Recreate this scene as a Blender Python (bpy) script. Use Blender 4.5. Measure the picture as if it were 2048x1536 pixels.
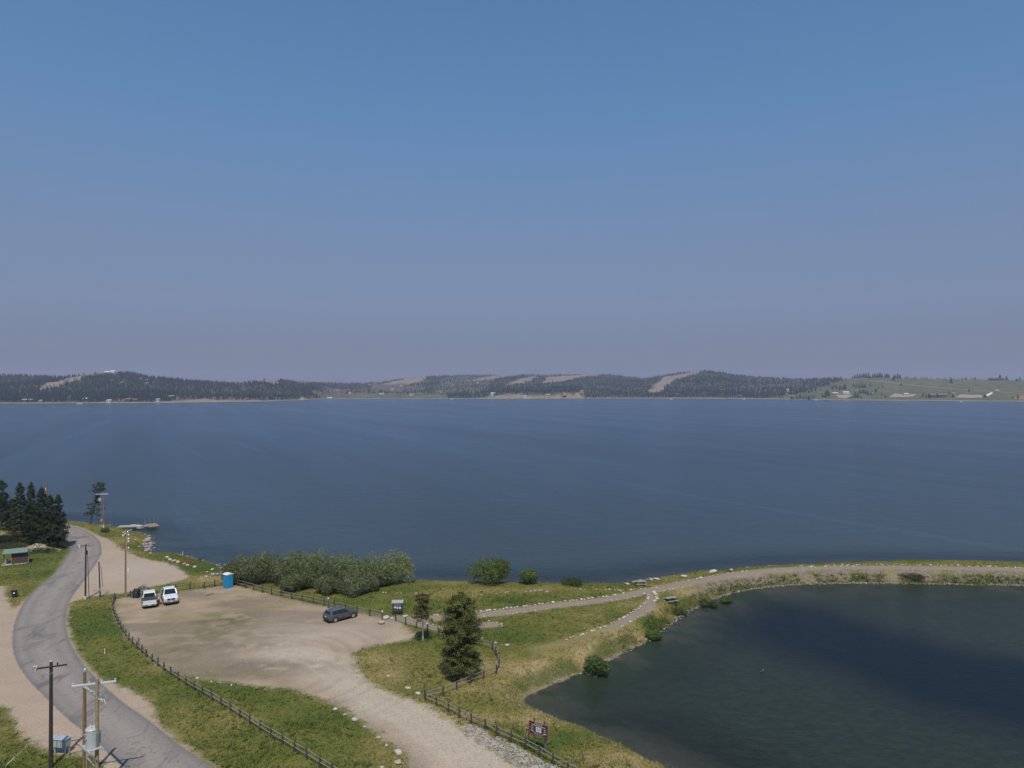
import bpy, bmesh, math, random
import numpy as np
from mathutils import Vector, Matrix

random.seed(7)
rng = np.random.default_rng(7)
for _o in list(bpy.data.objects):
    bpy.data.objects.remove(_o)
SC = bpy.context.scene
COL = SC.collection

# ------------------------------------------------------------------ camera
CAM_H, F, CX, HY = 32.0, 1420.0, 1024.0, 775.0      # height, focal length and horizon in photo pixels
camd = bpy.data.cameras.new('camera')
cam = bpy.data.objects.new('camera', camd)
COL.objects.link(cam)
camd.sensor_fit = 'HORIZONTAL'
camd.sensor_width = 36.0
camd.lens = 36.0 * F / 2048.0
camd.clip_start = 0.5
camd.clip_end = 40000
cam.location = (0, 0, CAM_H)
cam.rotation_euler = (math.radians(90) + math.atan((HY - 768) / F), 0, 0)
SC.camera = cam

# ------------------------------------------------------------------ world
SUN_EL, SUN_AZ = math.radians(59), math.radians(174)     # azimuth clockwise from +Y: behind the camera, a little right
world = bpy.data.worlds.new('World')
SC.world = world
world.use_nodes = True
wn = world.node_tree.nodes
wl = world.node_tree.links
wn.clear()
w_out = wn.new('ShaderNodeOutputWorld')
w_bg = wn.new('ShaderNodeBackground')
w_sky = wn.new('ShaderNodeTexSky')
w_sky.sky_type = 'NISHITA'
w_sky.sun_disc = False
w_sky.sun_elevation = SUN_EL
w_sky.sun_rotation = SUN_AZ
w_sky.altitude = 1900
w_sky.air_density = 1.0
w_sky.dust_density = 1.0
w_sky.ozone_density = 1.5
# smoke haze: the sky pales to a grey violet towards the horizon, the same all the way round
w_tc = wn.new('ShaderNodeTexCoord')
w_sep = wn.new('ShaderNodeSeparateXYZ')
w_ramp = wn.new('ShaderNodeValToRGB')
w_ramp.color_ramp.elements[0].position = 0.0
w_ramp.color_ramp.elements[0].color = (0.95, 0.95, 0.95, 1)
w_ramp.color_ramp.elements[1].position = 0.60
w_ramp.color_ramp.elements[1].color = (0.2, 0.2, 0.2, 1)
_e = w_ramp.color_ramp.elements.new(0.18); _e.color = (0.83, 0.83, 0.83, 1)
_e = w_ramp.color_ramp.elements.new(0.36); _e.color = (0.42, 0.42, 0.42, 1)
_e = w_ramp.color_ramp.elements.new(0.11); _e.color = (0.92, 0.92, 0.92, 1)
w_mix = wn.new('ShaderNodeMix'); w_mix.data_type = 'RGBA'
w_mul = wn.new('ShaderNodeMix'); w_mul.data_type = 'RGBA'; w_mul.blend_type = 'MULTIPLY'; w_mul.inputs[0].default_value = 1.0
SKY_TINT = (0.49, 1.38, 1.62)
HAZE_SKY = ((0.0, (.172, .142, .196)), (0.11, (.206, .228, .340)), (0.25, (.195, .200, .292)))     # elevation, colour / 10
SKY_STRENGTH = 0.10
w_mul.inputs[7].default_value = (*SKY_TINT, 1)
w_hz = wn.new('ShaderNodeValToRGB')
for _k, (_p, _c) in enumerate(HAZE_SKY):
    _e = w_hz.color_ramp.elements[_k] if _k < 2 else w_hz.color_ramp.elements.new(_p)
    _e.position = _p; _e.color = (*_c, 1)
w_x10 = wn.new('ShaderNodeMix'); w_x10.data_type = 'RGBA'; w_x10.blend_type = 'MULTIPLY'; w_x10.inputs[0].default_value = 1.0; w_x10.inputs[7].default_value = (10, 10, 10, 1)
wl.new(w_sep.outputs['Z'], w_hz.inputs[0]); wl.new(w_hz.outputs[0], w_x10.inputs[6]); wl.new(w_x10.outputs[2], w_mix.inputs[7])
w_bg.inputs[1].default_value = SKY_STRENGTH
wl.new(w_tc.outputs['Generated'], w_sep.inputs[0])
wl.new(w_sep.outputs['Z'], w_ramp.inputs[0])
wl.new(w_sky.outputs[0], w_mul.inputs[6])
wl.new(w_ramp.outputs[0], w_mix.inputs[0])
wl.new(w_mul.outputs[2], w_mix.inputs[6])
wl.new(w_mix.outputs[2], w_bg.inputs[0])
wl.new(w_bg.outputs[0], w_out.inputs[0])

sund = bpy.data.lights.new('sun', 'SUN')
sund.energy = 3.6
sund.angle = math.radians(0.6)
sund.color = (1.0, 0.92, 0.81)
sun = bpy.data.objects.new('sun', sund)
COL.objects.link(sun)
_sd = Vector((math.sin(SUN_AZ) * math.cos(SUN_EL), math.cos(SUN_AZ) * math.cos(SUN_EL), math.sin(SUN_EL)))
sun.rotation_euler = _sd.to_track_quat('Z', 'Y').to_euler()
sun.location = (0, -20, 120)

SC.view_settings.view_transform = 'Standard'
SC.view_settings.look = 'None'
SC.view_settings.exposure = 0.0
SC.view_settings.gamma = 1.0
SC.view_settings.use_curve_mapping = False
SC.cycles.use_denoising = True
SC.cycles.max_bounces = 8
SC.cycles.transparent_max_bounces = 12
SC.cycles.volume_bounces = 1

LAKE_Z, POND_Z = -1.2, -1.6

# ------------------------------------------------------------------ small maths
def G(px, py, z=0.0):
    """photo pixel -> point of the world at height z"""
    Y = (CAM_H - z) * F / (py - HY)
    return ((px - CX) / F * Y, Y)

def GP(pts, z=0.0):
    return np.array([G(a, b, z) for a, b in pts])

def _hash(ix, iy, s):
    h = (ix.astype(np.int64) * 374761393 + iy.astype(np.int64) * 668265263 + s * 2147483647 % 1000003 * 7919) & 0xffffffff
    h = ((h ^ (h >> 13)) * 1274126177) & 0xffffffff
    h = (h ^ (h >> 16)) & 0xffffffff
    return h / 4294967295.0

def vnoise(x, y, s=0):
    x = np.asarray(x, float); y = np.asarray(y, float)
    ix = np.floor(x).astype(np.int64); iy = np.floor(y).astype(np.int64)
    fx = x - ix; fy = y - iy
    fx = fx * fx * (3 - 2 * fx); fy = fy * fy * (3 - 2 * fy)
    a = _hash(ix, iy, s); b = _hash(ix + 1, iy, s); c = _hash(ix, iy + 1, s); d = _hash(ix + 1, iy + 1, s)
    return (a * (1 - fx) + b * fx) * (1 - fy) + (c * (1 - fx) + d * fx) * fy

def fbm(x, y, s=0, o=4):
    t = 0; a = 0.5; n = 0
    for k in range(o):
        t = t + a * vnoise(x * 2 ** k + 17.3 * k, y * 2 ** k - 9.1 * k, s + k); n += a; a *= 0.5
    return t / n

def sstep(a, b, x):
    t = np.clip((x - a) / (b - a), 0, 1)
    return t * t * (3 - 2 * t)

def smooth_line(p, n=6, closed=False):
    p = np.asarray(p, float)
    out = []
    m = len(p)
    rngi = range(m if closed else m - 1)
    for i in rngi:
        p1, p2 = p[i], p[(i + 1) % m]
        p0 = p[i - 1] if (i > 0 or closed) else p1
        p3 = p[(i + 2) % m] if (i + 2 < m or closed) else p2
        for k in range(n):
            t = k / n
            out.append(0.5 * (2 * p1 + (p2 - p0) * t + (2 * p0 - 5 * p1 + 4 * p2 - p3) * t * t + (3 * p1 - p0 - 3 * p2 + p3) * t ** 3))
    if not closed:
        out.append(p[-1])
    return np.array(out)

def seg_dist(x, y, line, closed=False):
    """distance to a polyline"""
    best = np.full(x.shape, 1e18)
    m = len(line)
    for i in range(m if closed else m - 1):
        a = line[i]; b = line[(i + 1) % m]
        dx, dy = b - a
        L = dx * dx + dy * dy + 1e-12
        t = np.clip(((x - a[0]) * dx + (y - a[1]) * dy) / L, 0, 1)
        d = (x - a[0] - t * dx) ** 2 + (y - a[1] - t * dy) ** 2
        np.minimum(best, d, out=best)
    return np.sqrt(best)

def inside(x, y, poly):
    r = np.zeros(x.shape, bool)
    m = len(poly)
    for i in range(m):
        x1, y1 = poly[i]; x2, y2 = poly[(i + 1) % m]
        if y1 == y2:
            continue
        c = ((y1 > y) != (y2 > y)) & (x < (x2 - x1) * (y - y1) / (y2 - y1) + x1)
        r ^= c
    return r

def sdist(x, y, poly):
    """signed distance, positive inside"""
    d = seg_dist(x, y, poly, True)
    return np.where(inside(x, y, poly), d, -d)

# ------------------------------------------------------------------ materials
def new_mat(name):
    m = bpy.data.materials.new(name)
    m.use_nodes = True
    m.node_tree.nodes.clear()
    return m, m.node_tree.nodes, m.node_tree.links

def simple(name, color, rough=0.7, metal=0.0, noise=0.0, scale=5.0, spec=0.5, bump=0.0, coat=0.0):
    m, n, l = new_mat(name)
    out = n.new('ShaderNodeOutputMaterial'); b = n.new('ShaderNodeBsdfPrincipled')
    b.inputs['Roughness'].default_value = rough
    b.inputs['Metallic'].default_value = metal
    b.inputs['Specular IOR Level'].default_value = spec
    b.inputs['Coat Weight'].default_value = coat
    l.new(b.outputs[0], out.inputs[0])
    if noise > 0 or bump > 0:
        tc = n.new('ShaderNodeTexCoord'); nz = n.new('ShaderNodeTexNoise')
        nz.inputs['Scale'].default_value = scale; nz.inputs['Detail'].default_value = 6
        l.new(tc.outputs['Object'], nz.inputs['Vector'])
        mr = n.new('ShaderNodeMapRange')
        mr.inputs[1].default_value = 0.3; mr.inputs[2].default_value = 0.7
        mr.inputs[3].default_value = 1 - noise; mr.inputs[4].default_value = 1 + noise
        l.new(nz.outputs[0], mr.inputs[0])
        mx = n.new('ShaderNodeMix'); mx.data_type = 'RGBA'; mx.blend_type = 'MULTIPLY'; mx.inputs[0].default_value = 1
        mx.inputs[6].default_value = (*color, 1)
        l.new(mr.outputs[0], mx.inputs[7])
        l.new(mx.outputs[2], b.inputs['Base Color'])
        if bump > 0:
            bp = n.new('ShaderNodeBump'); bp.inputs['Strength'].default_value = bump; bp.inputs['Distance'].default_value = 0.05
            l.new(nz.outputs[0], bp.inputs['Height']); l.new(bp.outputs[0], b.inputs['Normal'])
    else:
        b.inputs['Base Color'].default_value = (*color, 1)
    return m

def leaf_mat(name, base, transl=0.3):
    """foliage: base colour times the per-leaf colour attribute, with light passing through"""
    m, n, l = new_mat(name)
    out = n.new('ShaderNodeOutputMaterial')
    at = n.new('ShaderNodeAttribute'); at.attribute_name = 'tint'
    mx = n.new('ShaderNodeMix'); mx.data_type = 'RGBA'; mx.blend_type = 'MULTIPLY'; mx.inputs[0].default_value = 1
    mx.inputs[6].default_value = (*base, 1)
    l.new(at.outputs['Color'], mx.inputs[7])
    d = n.new('ShaderNodeBsdfPrincipled'); d.inputs['Roughness'].default_value = 0.75; d.inputs['Specular IOR Level'].default_value = 0.25
    t = n.new('ShaderNodeBsdfTranslucent')
    s = n.new('ShaderNodeMixShader'); s.inputs[0].default_value = transl
    l.new(mx.outputs[2], d.inputs['Base Color']); l.new(mx.outputs[2], t.inputs[0])
    l.new(d.outputs[0], s.inputs[1]); l.new(t.outputs[0], s.inputs[2]); l.new(s.outputs[0], out.inputs[0])
    return m

# ------------------------------------------------------------------ object helpers
def tag(o, label=None, cat=None, group=None, kind=None):
    if label: o['label'] = label
    if cat: o['category'] = cat
    if group: o['group'] = group
    if kind: o['kind'] = kind
    return o

def link(o, parent=None):
    COL.objects.link(o)
    if parent is not None:
        o.parent = parent
    return o

def empty(name, loc, rz=0.0, **k):
    o = bpy.data.objects.new(name, None)
    o.location = loc
    o.rotation_euler = (0, 0, rz)
    o.empty_display_size = 0.3
    link(o)
    return tag(o, **k)

def np_mesh(name, V, Fc, mat=None, smooth=False, colors=None):
    """V (n,3); Fc (m,k) quads or tris; colors: dict attribute name -> (n,3) point colours"""
    me = bpy.data.meshes.new(name)
    V = np.asarray(V, np.float32); Fc = np.asarray(Fc, np.int32)
    k = Fc.shape[1]
    me.vertices.add(len(V)); me.vertices.foreach_set('co', V.ravel())
    me.loops.add(Fc.size); me.loops.foreach_set('vertex_index', Fc.ravel())
    me.polygons.add(len(Fc))
    me.polygons.foreach_set('loop_start', np.arange(0, Fc.size, k, dtype=np.int32))
    me.polygons.foreach_set('loop_total', np.full(len(Fc), k, np.int32))
    if smooth:
        me.polygons.foreach_set('use_smooth', np.ones(len(Fc), bool))
    me.update(calc_edges=True)
    if colors:
        for nm, c in colors.items():
            ca = me.color_attributes.new(nm, 'FLOAT_COLOR', 'POINT')
            buf = np.ones((len(V), 4), np.float32); buf[:, :3] = c
            ca.data.foreach_set('color', buf.ravel())
    if mat: me.materials.append(mat)
    return me

def mobj(name, me, parent=None, loc=None):
    o = bpy.data.objects.new(name, me)
    if loc is not None: o.location = loc
    return link(o, parent)

class MB:
    """collects simple solids; build() links them as one mesh object"""
    def __init__(s): s.v = []; s.f = []
    def add(s, vs, fs):
        b = len(s.v); s.v += [tuple(v) for v in vs]; s.f += [tuple(i + b for i in f) for f in fs]; return s
    def box(s, c, d, rot=None, taper=1.0):
        x, y, z = d[0] / 2, d[1] / 2, d[2] / 2
        vs = [Vector((sx * x * (taper if sz > 0 else 1), sy * y * (taper if sz > 0 else 1), sz * z)) for sz in (-1, 1) for sy in (-1, 1) for sx in (-1, 1)]
        if rot is not None: vs = [rot @ v for v in vs]
        vs = [v + Vector(c) for v in vs]
        return s.add(vs, [(0, 2, 3, 1), (4, 5, 7, 6), (0, 1, 5, 4), (2, 6, 7, 3), (0, 4, 6, 2), (1, 3, 7, 5)])
    def tube(s, p0, p1, r0, r1=None, n=8, cap=True):
        r1 = r0 if r1 is None else r1
        p0, p1 = Vector(p0), Vector(p1)
        q = (p1 - p0).to_track_quat('Z', 'Y')
        vs = []
        for p, r in ((p0, r0), (p1, r1)):
            for i in range(n):
                a = 2 * math.pi * i / n
                vs.append(p + q @ Vector((r * math.cos(a), r * math.sin(a), 0)))
        fs = [(i, (i + 1) % n, n + (i + 1) % n, n + i) for i in range(n)]
        if cap: fs += [tuple(range(n - 1, -1, -1)), tuple(range(n, 2 * n))]
        return s.add(vs, fs)
    def path(s, pts, radii, n=6):
        for i in range(len(pts) - 1):
            s.tube(pts[i], pts[i + 1], radii[i], radii[i + 1], n, cap=(i == 0 or i == len(pts) - 2))
        return s
    def ball(s, c, r, n=8, m=6, sc=(1, 1, 1)):
        vs = [Vector((0, 0, r * sc[2])) + Vector(c)]
        for j in range(1, m):
            ph = math.pi * j / m
            for i in range(n):
                a = 2 * math.pi * i / n
                vs.append(Vector((r * sc[0] * math.sin(ph) * math.cos(a), r * sc[1] * math.sin(ph) * math.sin(a), r * sc[2] * math.cos(ph))) + Vector(c))
        vs.append(Vector((0, 0, -r * sc[2])) + Vector(c))
        fs = [(0, 1 + i, 1 + (i + 1) % n) for i in range(n)]
        for j in range(m - 2):
            for i in range(n):
                a = 1 + j * n + i; b = 1 + j * n + (i + 1) % n
                fs.append((a, a + n, b + n, b))
        L = len(vs) - 1; o = 1 + (m - 2) * n
        fs += [(L, o + (i + 1) % n, o + i) for i in range(n)]
        return s.add(vs, fs)
    def prism(s, prof, x0, x1, axis='x'):
        """profile of (a,b) points extruded along an axis"""
        n = len(prof); vs = []
        for x in (x0, x1):
            for a, b in prof:
                vs.append((x, a, b) if axis == 'x' else (a, x, b) if axis == 'y' else (a, b, x))
        fs = [(i, (i + 1) % n, n + (i + 1) % n, n + i) for i in range(n)] + [tuple(range(n - 1, -1, -1)), tuple(range(n, 2 * n))]
        return s.add(vs, fs)
    def mesh(s, name, mat, smooth=False, bevel=0):
        me = bpy.data.meshes.new(name)
        me.from_pydata(s.v, [], s.f)
        bm = bmesh.new(); bm.from_mesh(me)
        bmesh.ops.recalc_face_normals(bm, faces=bm.faces)
        if bevel > 0:
            bmesh.ops.bevel(bm, geom=list(bm.edges), offset=bevel, segments=2, affect='EDGES', clamp_overlap=True)
        bm.to_mesh(me); bm.free()
        if smooth:
            for p in me.polygons: p.use_smooth = True
        if mat: me.materials.append(mat)
        me.update()
        return me
    def build(s, name, mat, parent=None, smooth=False, bevel=0, loc=None):
        return mobj(name, s.mesh(name, mat, smooth, bevel), parent, loc)
HAZE = 1.15e-4
# ------------------------------------------------------------------ layout of the near ground (traced shorelines, road, lot, paths)
lake_px = [(-1400, 1042), (-700, 1040), (-200, 1038), (0, 1039), (90, 1040), (130, 1043), (180, 1048), (225, 1053), (255, 1060), (280, 1066), (303, 1074), (300, 1086),
           (296, 1097), (306, 1107), (330, 1111), (352, 1108), (375, 1113), (400, 1121), (425, 1126), (450, 1135), (462, 1150), (520, 1158),
           (620, 1163), (740, 1164), (850, 1164), (930, 1166), (1020, 1168), (1110, 1169), (1190, 1170), (1262, 1169), (1300, 1160), (1345, 1153),
           (1400, 1146), (1450, 1142), (1520, 1135), (1600, 1131), (1700, 1127), (1850, 1125), (2048, 1129), (2250, 1136), (2500, 1150)]
pond_px = [(1480, 1640), (1390, 1566), (1340, 1538), (1250, 1492), (1180, 1462), (1120, 1438), (1072, 1418), (1054, 1404), (1062, 1390), (1094, 1372),
           (1140, 1352), (1180, 1337), (1232, 1312), (1272, 1290), (1322, 1263), (1350, 1241), (1382, 1221), (1422, 1200), (1470, 1184),
           (1530, 1175), (1620, 1168), (1750, 1166), (1900, 1168), (2048, 1171), (2250, 1180), (2400, 1200)]
lake_line = smooth_line(GP(lake_px, LAKE_Z), 5)
_e = lake_line[-1]
land_poly = np.vstack([lake_line, [[_e[0] + 60, _e[1] - 30], [420, 60], [3000, 60], [3000, -2500], [-3000, -2500], [-3000, lake_line[0][1]]]])
pond_line = smooth_line(GP(pond_px, POND_Z), 5)
_e = pond_line[-1]
pond_poly = np.vstack([pond_line, [[_e[0] + 12, _e[1] - 12], [_e[0] + 14, 60], [_e[0] - 10, 30], [60, 22], [22, 34]]])

road_r = [(-900, 1046), (-300, 1045), (40, 1045), (100, 1046), (131, 1049), (162, 1057), (183, 1067), (200, 1082), (204, 1103), (196, 1123), (184, 1141), (172, 1158), (150, 1186), (136, 1212),
          (133, 1247), (142, 1285), (162, 1320), (196, 1357), (240, 1396), (300, 1440), (360, 1488), (432, 1538), (540, 1620), (700, 1760), (1100, 2200)]
road_l = [(-900, 1064), (-300, 1062), (40, 1062), (95, 1064), (122, 1075), (137, 1088), (138, 1103), (124, 1128), (102, 1153), (76, 1174), (51, 1202), (36, 1230), (28, 1258), (27, 1288),
          (32, 1315), (45, 1340), (62, 1362), (88, 1389), (112, 1412), (138, 1436), (166, 1458), (205, 1492), (255, 1540), (340, 1630), (460, 1770), (760, 2250)]
road_poly = np.vstack([smooth_line(GP(road_r), 5), smooth_line(GP(road_l), 5)[::-1]])
_rr = smooth_line(GP(road_r), 5); _rl = smooth_line(GP(road_l), 5)
def _resample(p, n):
    s = np.r_[0, np.cumsum(np.hypot(*np.diff(p, axis=0).T))]
    t = np.linspace(0, s[-1], n)
    return np.c_[np.interp(t, s, p[:, 0]), np.interp(t, s, p[:, 1])]
_c0 = _resample(_rr, 260)
_c1 = np.array([_rl[np.argmin(((_rl - q) ** 2).sum(1))] for q in _c0])
road_mid = (_c0 + _c1) / 2

shoulder_px = [(-400, 1150), (-100, 1164), (0, 1170), (11, 1177), (10, 1186), (17, 1198), (22, 1208), (32, 1214), (42, 1208), (66, 1187), (96, 1164), (118, 1141), (133, 1116), (141, 1105), (160, 1105), (90, 1220),
               (60, 1260), (60, 1330), (200, 1470), (300, 1560), (236, 1570), (203, 1527), (172, 1509), (109, 1503), (87, 1492), (62, 1481), (47, 1469), (30, 1452),
               (33, 1441), (23, 1434), (19, 1416), (0, 1411), (-200, 1395)]
pull_px = [(131, 1047), (178, 1060), (203, 1073), (218, 1077), (244, 1097), (269, 1110), (300, 1120), (338, 1126), (365, 1141), (378, 1154), (345, 1165), (305, 1173), (254, 1185), (203, 1190), (178, 1194),
           (152, 1201), (139, 1210), (134, 1246), (120, 1246), (140, 1190), (180, 1130), (180, 1085), (150, 1060)]
wedge_px = [(150, 1325), (166, 1320), (202, 1353), (236, 1367), (283, 1388), (306, 1406), (311, 1425), (330, 1454), (372, 1486), (440, 1537), (560, 1625), (500, 1625), (300, 1450), (200, 1380)]
wedge2_px = [(128, 1246), (137, 1246), (147, 1285), (168, 1322), (158, 1330), (136, 1290)]
lot_px = [(233, 1200), (229, 1214), (239, 1243), (262, 1279), (292, 1302), (322, 1330), (370, 1347), (440, 1362), (520, 1372), (590, 1380), (640, 1396), (680, 1413),
          (705, 1431), (735, 1452), (775, 1478), (804, 1502), (818, 1536), (850, 1640), (980, 1800), (1500, 1800), (1180, 1620), (1060, 1548), (965, 1484), (905, 1444), (852, 1410), (800, 1391), (760, 1375), (727, 1355),
          (713, 1335), (709, 1313), (717, 1301), (745, 1291), (800, 1281), (832, 1271), (818, 1258), (800, 1243), (786, 1234), (768, 1233),
          (700, 1222), (640, 1210), (590, 1200), (550, 1190), (512, 1180), (478, 1172), (440, 1172), (403, 1178), (345, 1184), (300, 1189), (262, 1193)]
gravel_polys = [smooth_line(GP(p), 3, True) for p in (shoulder_px, pull_px, wedge_px, wedge2_px, lot_px)]
path_main = smooth_line(GP([(788, 1238), (850, 1237), (900, 1232), (960, 1228), (1010, 1223), (1060, 1217), (1120, 1209), (1180, 1202), (1240, 1193), (1300, 1181), (1360, 1169),
                            (1420, 1157), (1480, 1147), (1560, 1139), (1640, 1135), (1750, 1134), (1850, 1135), (2048, 1139), (2300, 1148)]), 4)
path_side = smooth_line(GP([(1303, 1184), (1304, 1196), (1294, 1213), (1262, 1234), (1220, 1253), (1170, 1270), (1120, 1286), (1070, 1296)]), 4)
path_loop = smooth_line(GP([(805, 1240), (850, 1250), (892, 1258), (935, 1262), (960, 1250), (985, 1247)]), 4)
pad_c = np.array(G(975, 1248))
drive_mid = smooth_line(GP([(560, 1300), (640, 1320), (690, 1350), (760, 1395), (840, 1440), (930, 1500), (1010, 1570), (1200, 1720)]), 4)
rip_poly = smooth_line(GP([(925, 1447), (950, 1452), (985, 1470), (1030, 1490), (1070, 1511), (1110, 1532), (1160, 1560), (1110, 1575), (1050, 1538), (1000, 1515), (965, 1490), (935, 1470)]), 3, True)

# dryness of the grass: patches read off the photograph (px, py, radius in metres along X, along Y, amount)
dry_px = [(1180, 1300, 9, 4, .55), (1250, 1262, 8, 3, .5), (1100, 1335, 7, 2.4, .6), (1330, 1215, 6, 3, .5), (1390, 1180, 10, 3, .45), (1000, 1385, 6, 3, .35), (900, 1370, 7, 3, .3),
          (760, 1345, 4, 4, .5), (735, 1310, 3, 3, .45), (960, 1325, 3, 2, .35), (1200, 1500, 8, 3, .38), (1080, 1430, 5, 2, .25), (1290, 1530, 7, 2, .35), (970, 1180, 9, 1.6, .45),
          (880, 1190, 12, 1.5, .2), (400, 1160, 7, 3, .5), (440, 1150, 6, 3, .35), (330, 1178, 8, 2, .4), (290, 1400, 3, 5, .35), (350, 1440, 3, 3, .25), (820, 1400, 6, 2, .35), (900, 1440, 8, 1.5, .4),
          (300, 1335, 3, 2, .3), (560, 1185, 8, 1.5, .3), (690, 1235, 10, 1.5, .4), (50, 1075, 7, 6, .5), (30, 1165, 7, 3, .35), (250, 1085, 6, 4, .35), (230, 1100, 4, 3, .3),
          (90, 1080, 4, 5, .3), (780, 1500, 2.5, 4, .35), (1150, 1230, 10, 3, .12), (1050, 1230, 9, 3, .1), (1100, 1265, 8, 4, -.12), (1000, 1270, 5, 3, -.25), (880, 1200, 20, 3, -.08), (800, 1205, 10, 2, -.2),
          (260, 1340, 6, 4, -.25), (190, 1260, 5, 10, -.2), (250, 1300, 4, 5, -.2), (250, 1235, 4, 6, -.15), (1000, 1370, 3, 2, -.15), (1110, 1480, 3, 2, -.4), (960, 1395, 3, 2, -.25), (60, 1130, 12, 6, -.15),
          (280, 1090, 4, 4, -.3), (405, 1135, 4, 3, -.35), (860, 1265, 5, 2, -.35), (820, 1285, 3, 1.5, -.25), (1240, 1225, 5, 2.5, -.15), (640, 1215, 6, 3, -.2), (1000, 1340, 2, 2, -.2)]
dry_w = [(*G(a, b), rx, ry, k) for a, b, rx, ry, k in dry_px]

def dryness(x, y):
    d = 0.33 + (fbm(x * .11, y * .16, 3, 4) - .5) * 1.05 + (fbm(x * .5, y * .6, 9, 3) - .5) * .45
    for cx, cy, rx, ry, k in dry_w:
        d = d + k * np.exp(-((x - cx) / rx) ** 2 - ((y - cy) / ry) ** 2)
    return np.clip(d, 0, 1)

_stops = np.array([0, .28, .5, .72, 1.0])
_cols = np.array([[.078, .106, .021], [.122, .132, .028], [.165, .154, .040], [.222, .184, .064], [.31, .238, .112]])
def grass_col(d):
    return np.c_[np.interp(d, _stops, _cols[:, 0]), np.interp(d, _stops, _cols[:, 1]), np.interp(d, _stops, _cols[:, 2])]

def shore_d(x, y):
    """distance inland from lake and pond shores (negative in the water), and which water is nearer"""
    wob = (fbm(x * .7, y * .7, 21, 3) - .5) * 1.3 + (fbm(x * .12, y * .12, 22, 2) - .5) * 1.0
    dl = sdist(x, y, land_poly) + wob
    dp = -sdist(x, y, pond_poly) + wob * .8
    return dl, dp

def height_from(x, y, dl, dp):
    land = 0.22 * (fbm(x * .07, y * .07, 31, 3) - .5) * sstep(0, 6, np.minimum(dl, dp))
    rise = sstep(-92, -125, x) * sstep(112, 128, y) * sstep(168, 150, y) * 2.6
    land = land + rise + 0.35 * sstep(6, 0, np.abs(dl - 3.5)) * 0
    wl_ = sstep(0, 3.6, dl)
    wp_ = sstep(0, 3.2, dp)
    h = np.where(dl > 0, LAKE_Z + (land - LAKE_Z) * wl_, LAKE_Z + np.maximum(dl * .16, -3 + dl * .01))
    hp = np.where(dp > 0, POND_Z + (h - POND_Z) * wp_, POND_Z + np.maximum(dp * .22, -2.2 + dp * .01))
    h = np.where((dp < 3.3) & (dl > 0), np.minimum(hp, h), h)
    h = h + 0.05 * (fbm(x * .9, y * .9, 41, 3) - .5)
    return np.maximum(h, -5.0)

def ground_h(x, y):
    x = np.atleast_1d(np.asarray(x, float)); y = np.atleast_1d(np.asarray(y, float))
    dl, dp = shore_d(x, y)
    return height_from(x, y, dl, dp)

def gz(x, y):
    return float(ground_h(x, y)[0])

def gpt(px, py, dz=0.0):
    """point of the near ground seen at a photo pixel (two refinement steps for its height)"""
    z = 0.0
    for _ in range(3):
        x, y = G(px, py, z)
        z = gz(x, y)
    return Vector((x, y, z + dz))

def axis(parts):
    out = [parts[0][0]]
    for a, b, s in parts:
        n = max(1, int(round((b - a) / s)))
        out += list(np.linspace(a, b, n + 1)[1:])
    return np.array(out)

xs = axis([(-3000, -900, 150), (-900, -300, 30), (-300, -132, 4), (-132, 104, .36), (104, 180, 1.5), (180, 420, 8), (420, 3000, 150)])
ys = axis([(-2500, -400, 150), (-400, -40, 20), (-40, 48, 2.5), (48, 176, .36), (176, 220, 2), (220, 340, 12)])
XX, YY = np.meshgrid(xs, ys)
gx, gy = XX.ravel(), YY.ravel()
DL, DP = shore_d(gx, gy)
GZ = height_from(gx, gy, DL, DP)
near = (gx > -140) & (gx < 190) & (gy > 0) & (gy < 190)
def near_eval(fn, far):
    r = np.full(gx.shape, far, float)
    r[near] = fn(gx[near], gy[near])
    return r
SD_ROAD = near_eval(lambda a, b: np.clip(sdist(a, b, road_poly), -4, 4), -4)
SD_GRAV = np.full(gx.shape, -4.0)
_nx, _ny = gx[near], gy[near]
_g = np.full(_nx.shape, -4.0)
for p in gravel_polys:
    _g = np.maximum(_g, np.clip(sdist(_nx, _ny, p), -4, 4))
SD_GRAV[near] = _g
_p = np.maximum.reduce([1.25 - seg_dist(_nx, _ny, path_main), (.95 - seg_dist(_nx, _ny, path_side)) * 1.0 - .9 * sstep(16, 11, _nx), .75 - seg_dist(_nx, _ny, path_loop),
                        1.6 - np.hypot((_nx - pad_c[0]) / 1.3, (_ny - pad_c[1]) * 1.3)])
SD_PATH = np.full(gx.shape, -4.0); SD_PATH[near] = np.clip(_p, -4, 4)
# road coordinate: across (signed metres from the middle line)
ROADX = np.zeros(gx.shape)
_sel = np.where(SD_ROAD > -1.2)[0]
_seg = np.zeros(len(_sel)); _bd = np.full(len(_sel), 1e18)
for i in range(len(road_mid) - 1):
    a, b = road_mid[i], road_mid[i + 1]
    d = b - a; L = (d ** 2).sum() + 1e-9
    t = np.clip(((gx[_sel] - a[0]) * d[0] + (gy[_sel] - a[1]) * d[1]) / L, 0, 1)
    ex = gx[_sel] - a[0] - t * d[0]; ey = gy[_sel] - a[1] - t * d[1]
    dd = ex * ex + ey * ey
    sgn = np.sign(d[0] * ey - d[1] * ex)
    m_ = dd < _bd
    _bd[m_] = dd[m_]; _seg[m_] = (sgn * np.sqrt(dd))[m_]
ROADX[_sel] = _seg

DRY = dryness(gx, gy)
# bare gravelly bank of the spit above the pond, sandy shores
_spit = sstep(24, 34, gx) * sstep(20, 5, np.abs(DL - DP) * 1.0) * sstep(108, 113, gy)
BANK = np.clip(_spit * sstep(.4, 1.2, DP) * sstep(5.2, 3.0, DP), 0, 1)
SAND = np.clip(sstep(1.5, .3, DL) * .75 + sstep(.9, .2, DP) * .8, 0, 1)
GCOL = grass_col(DRY)
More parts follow.
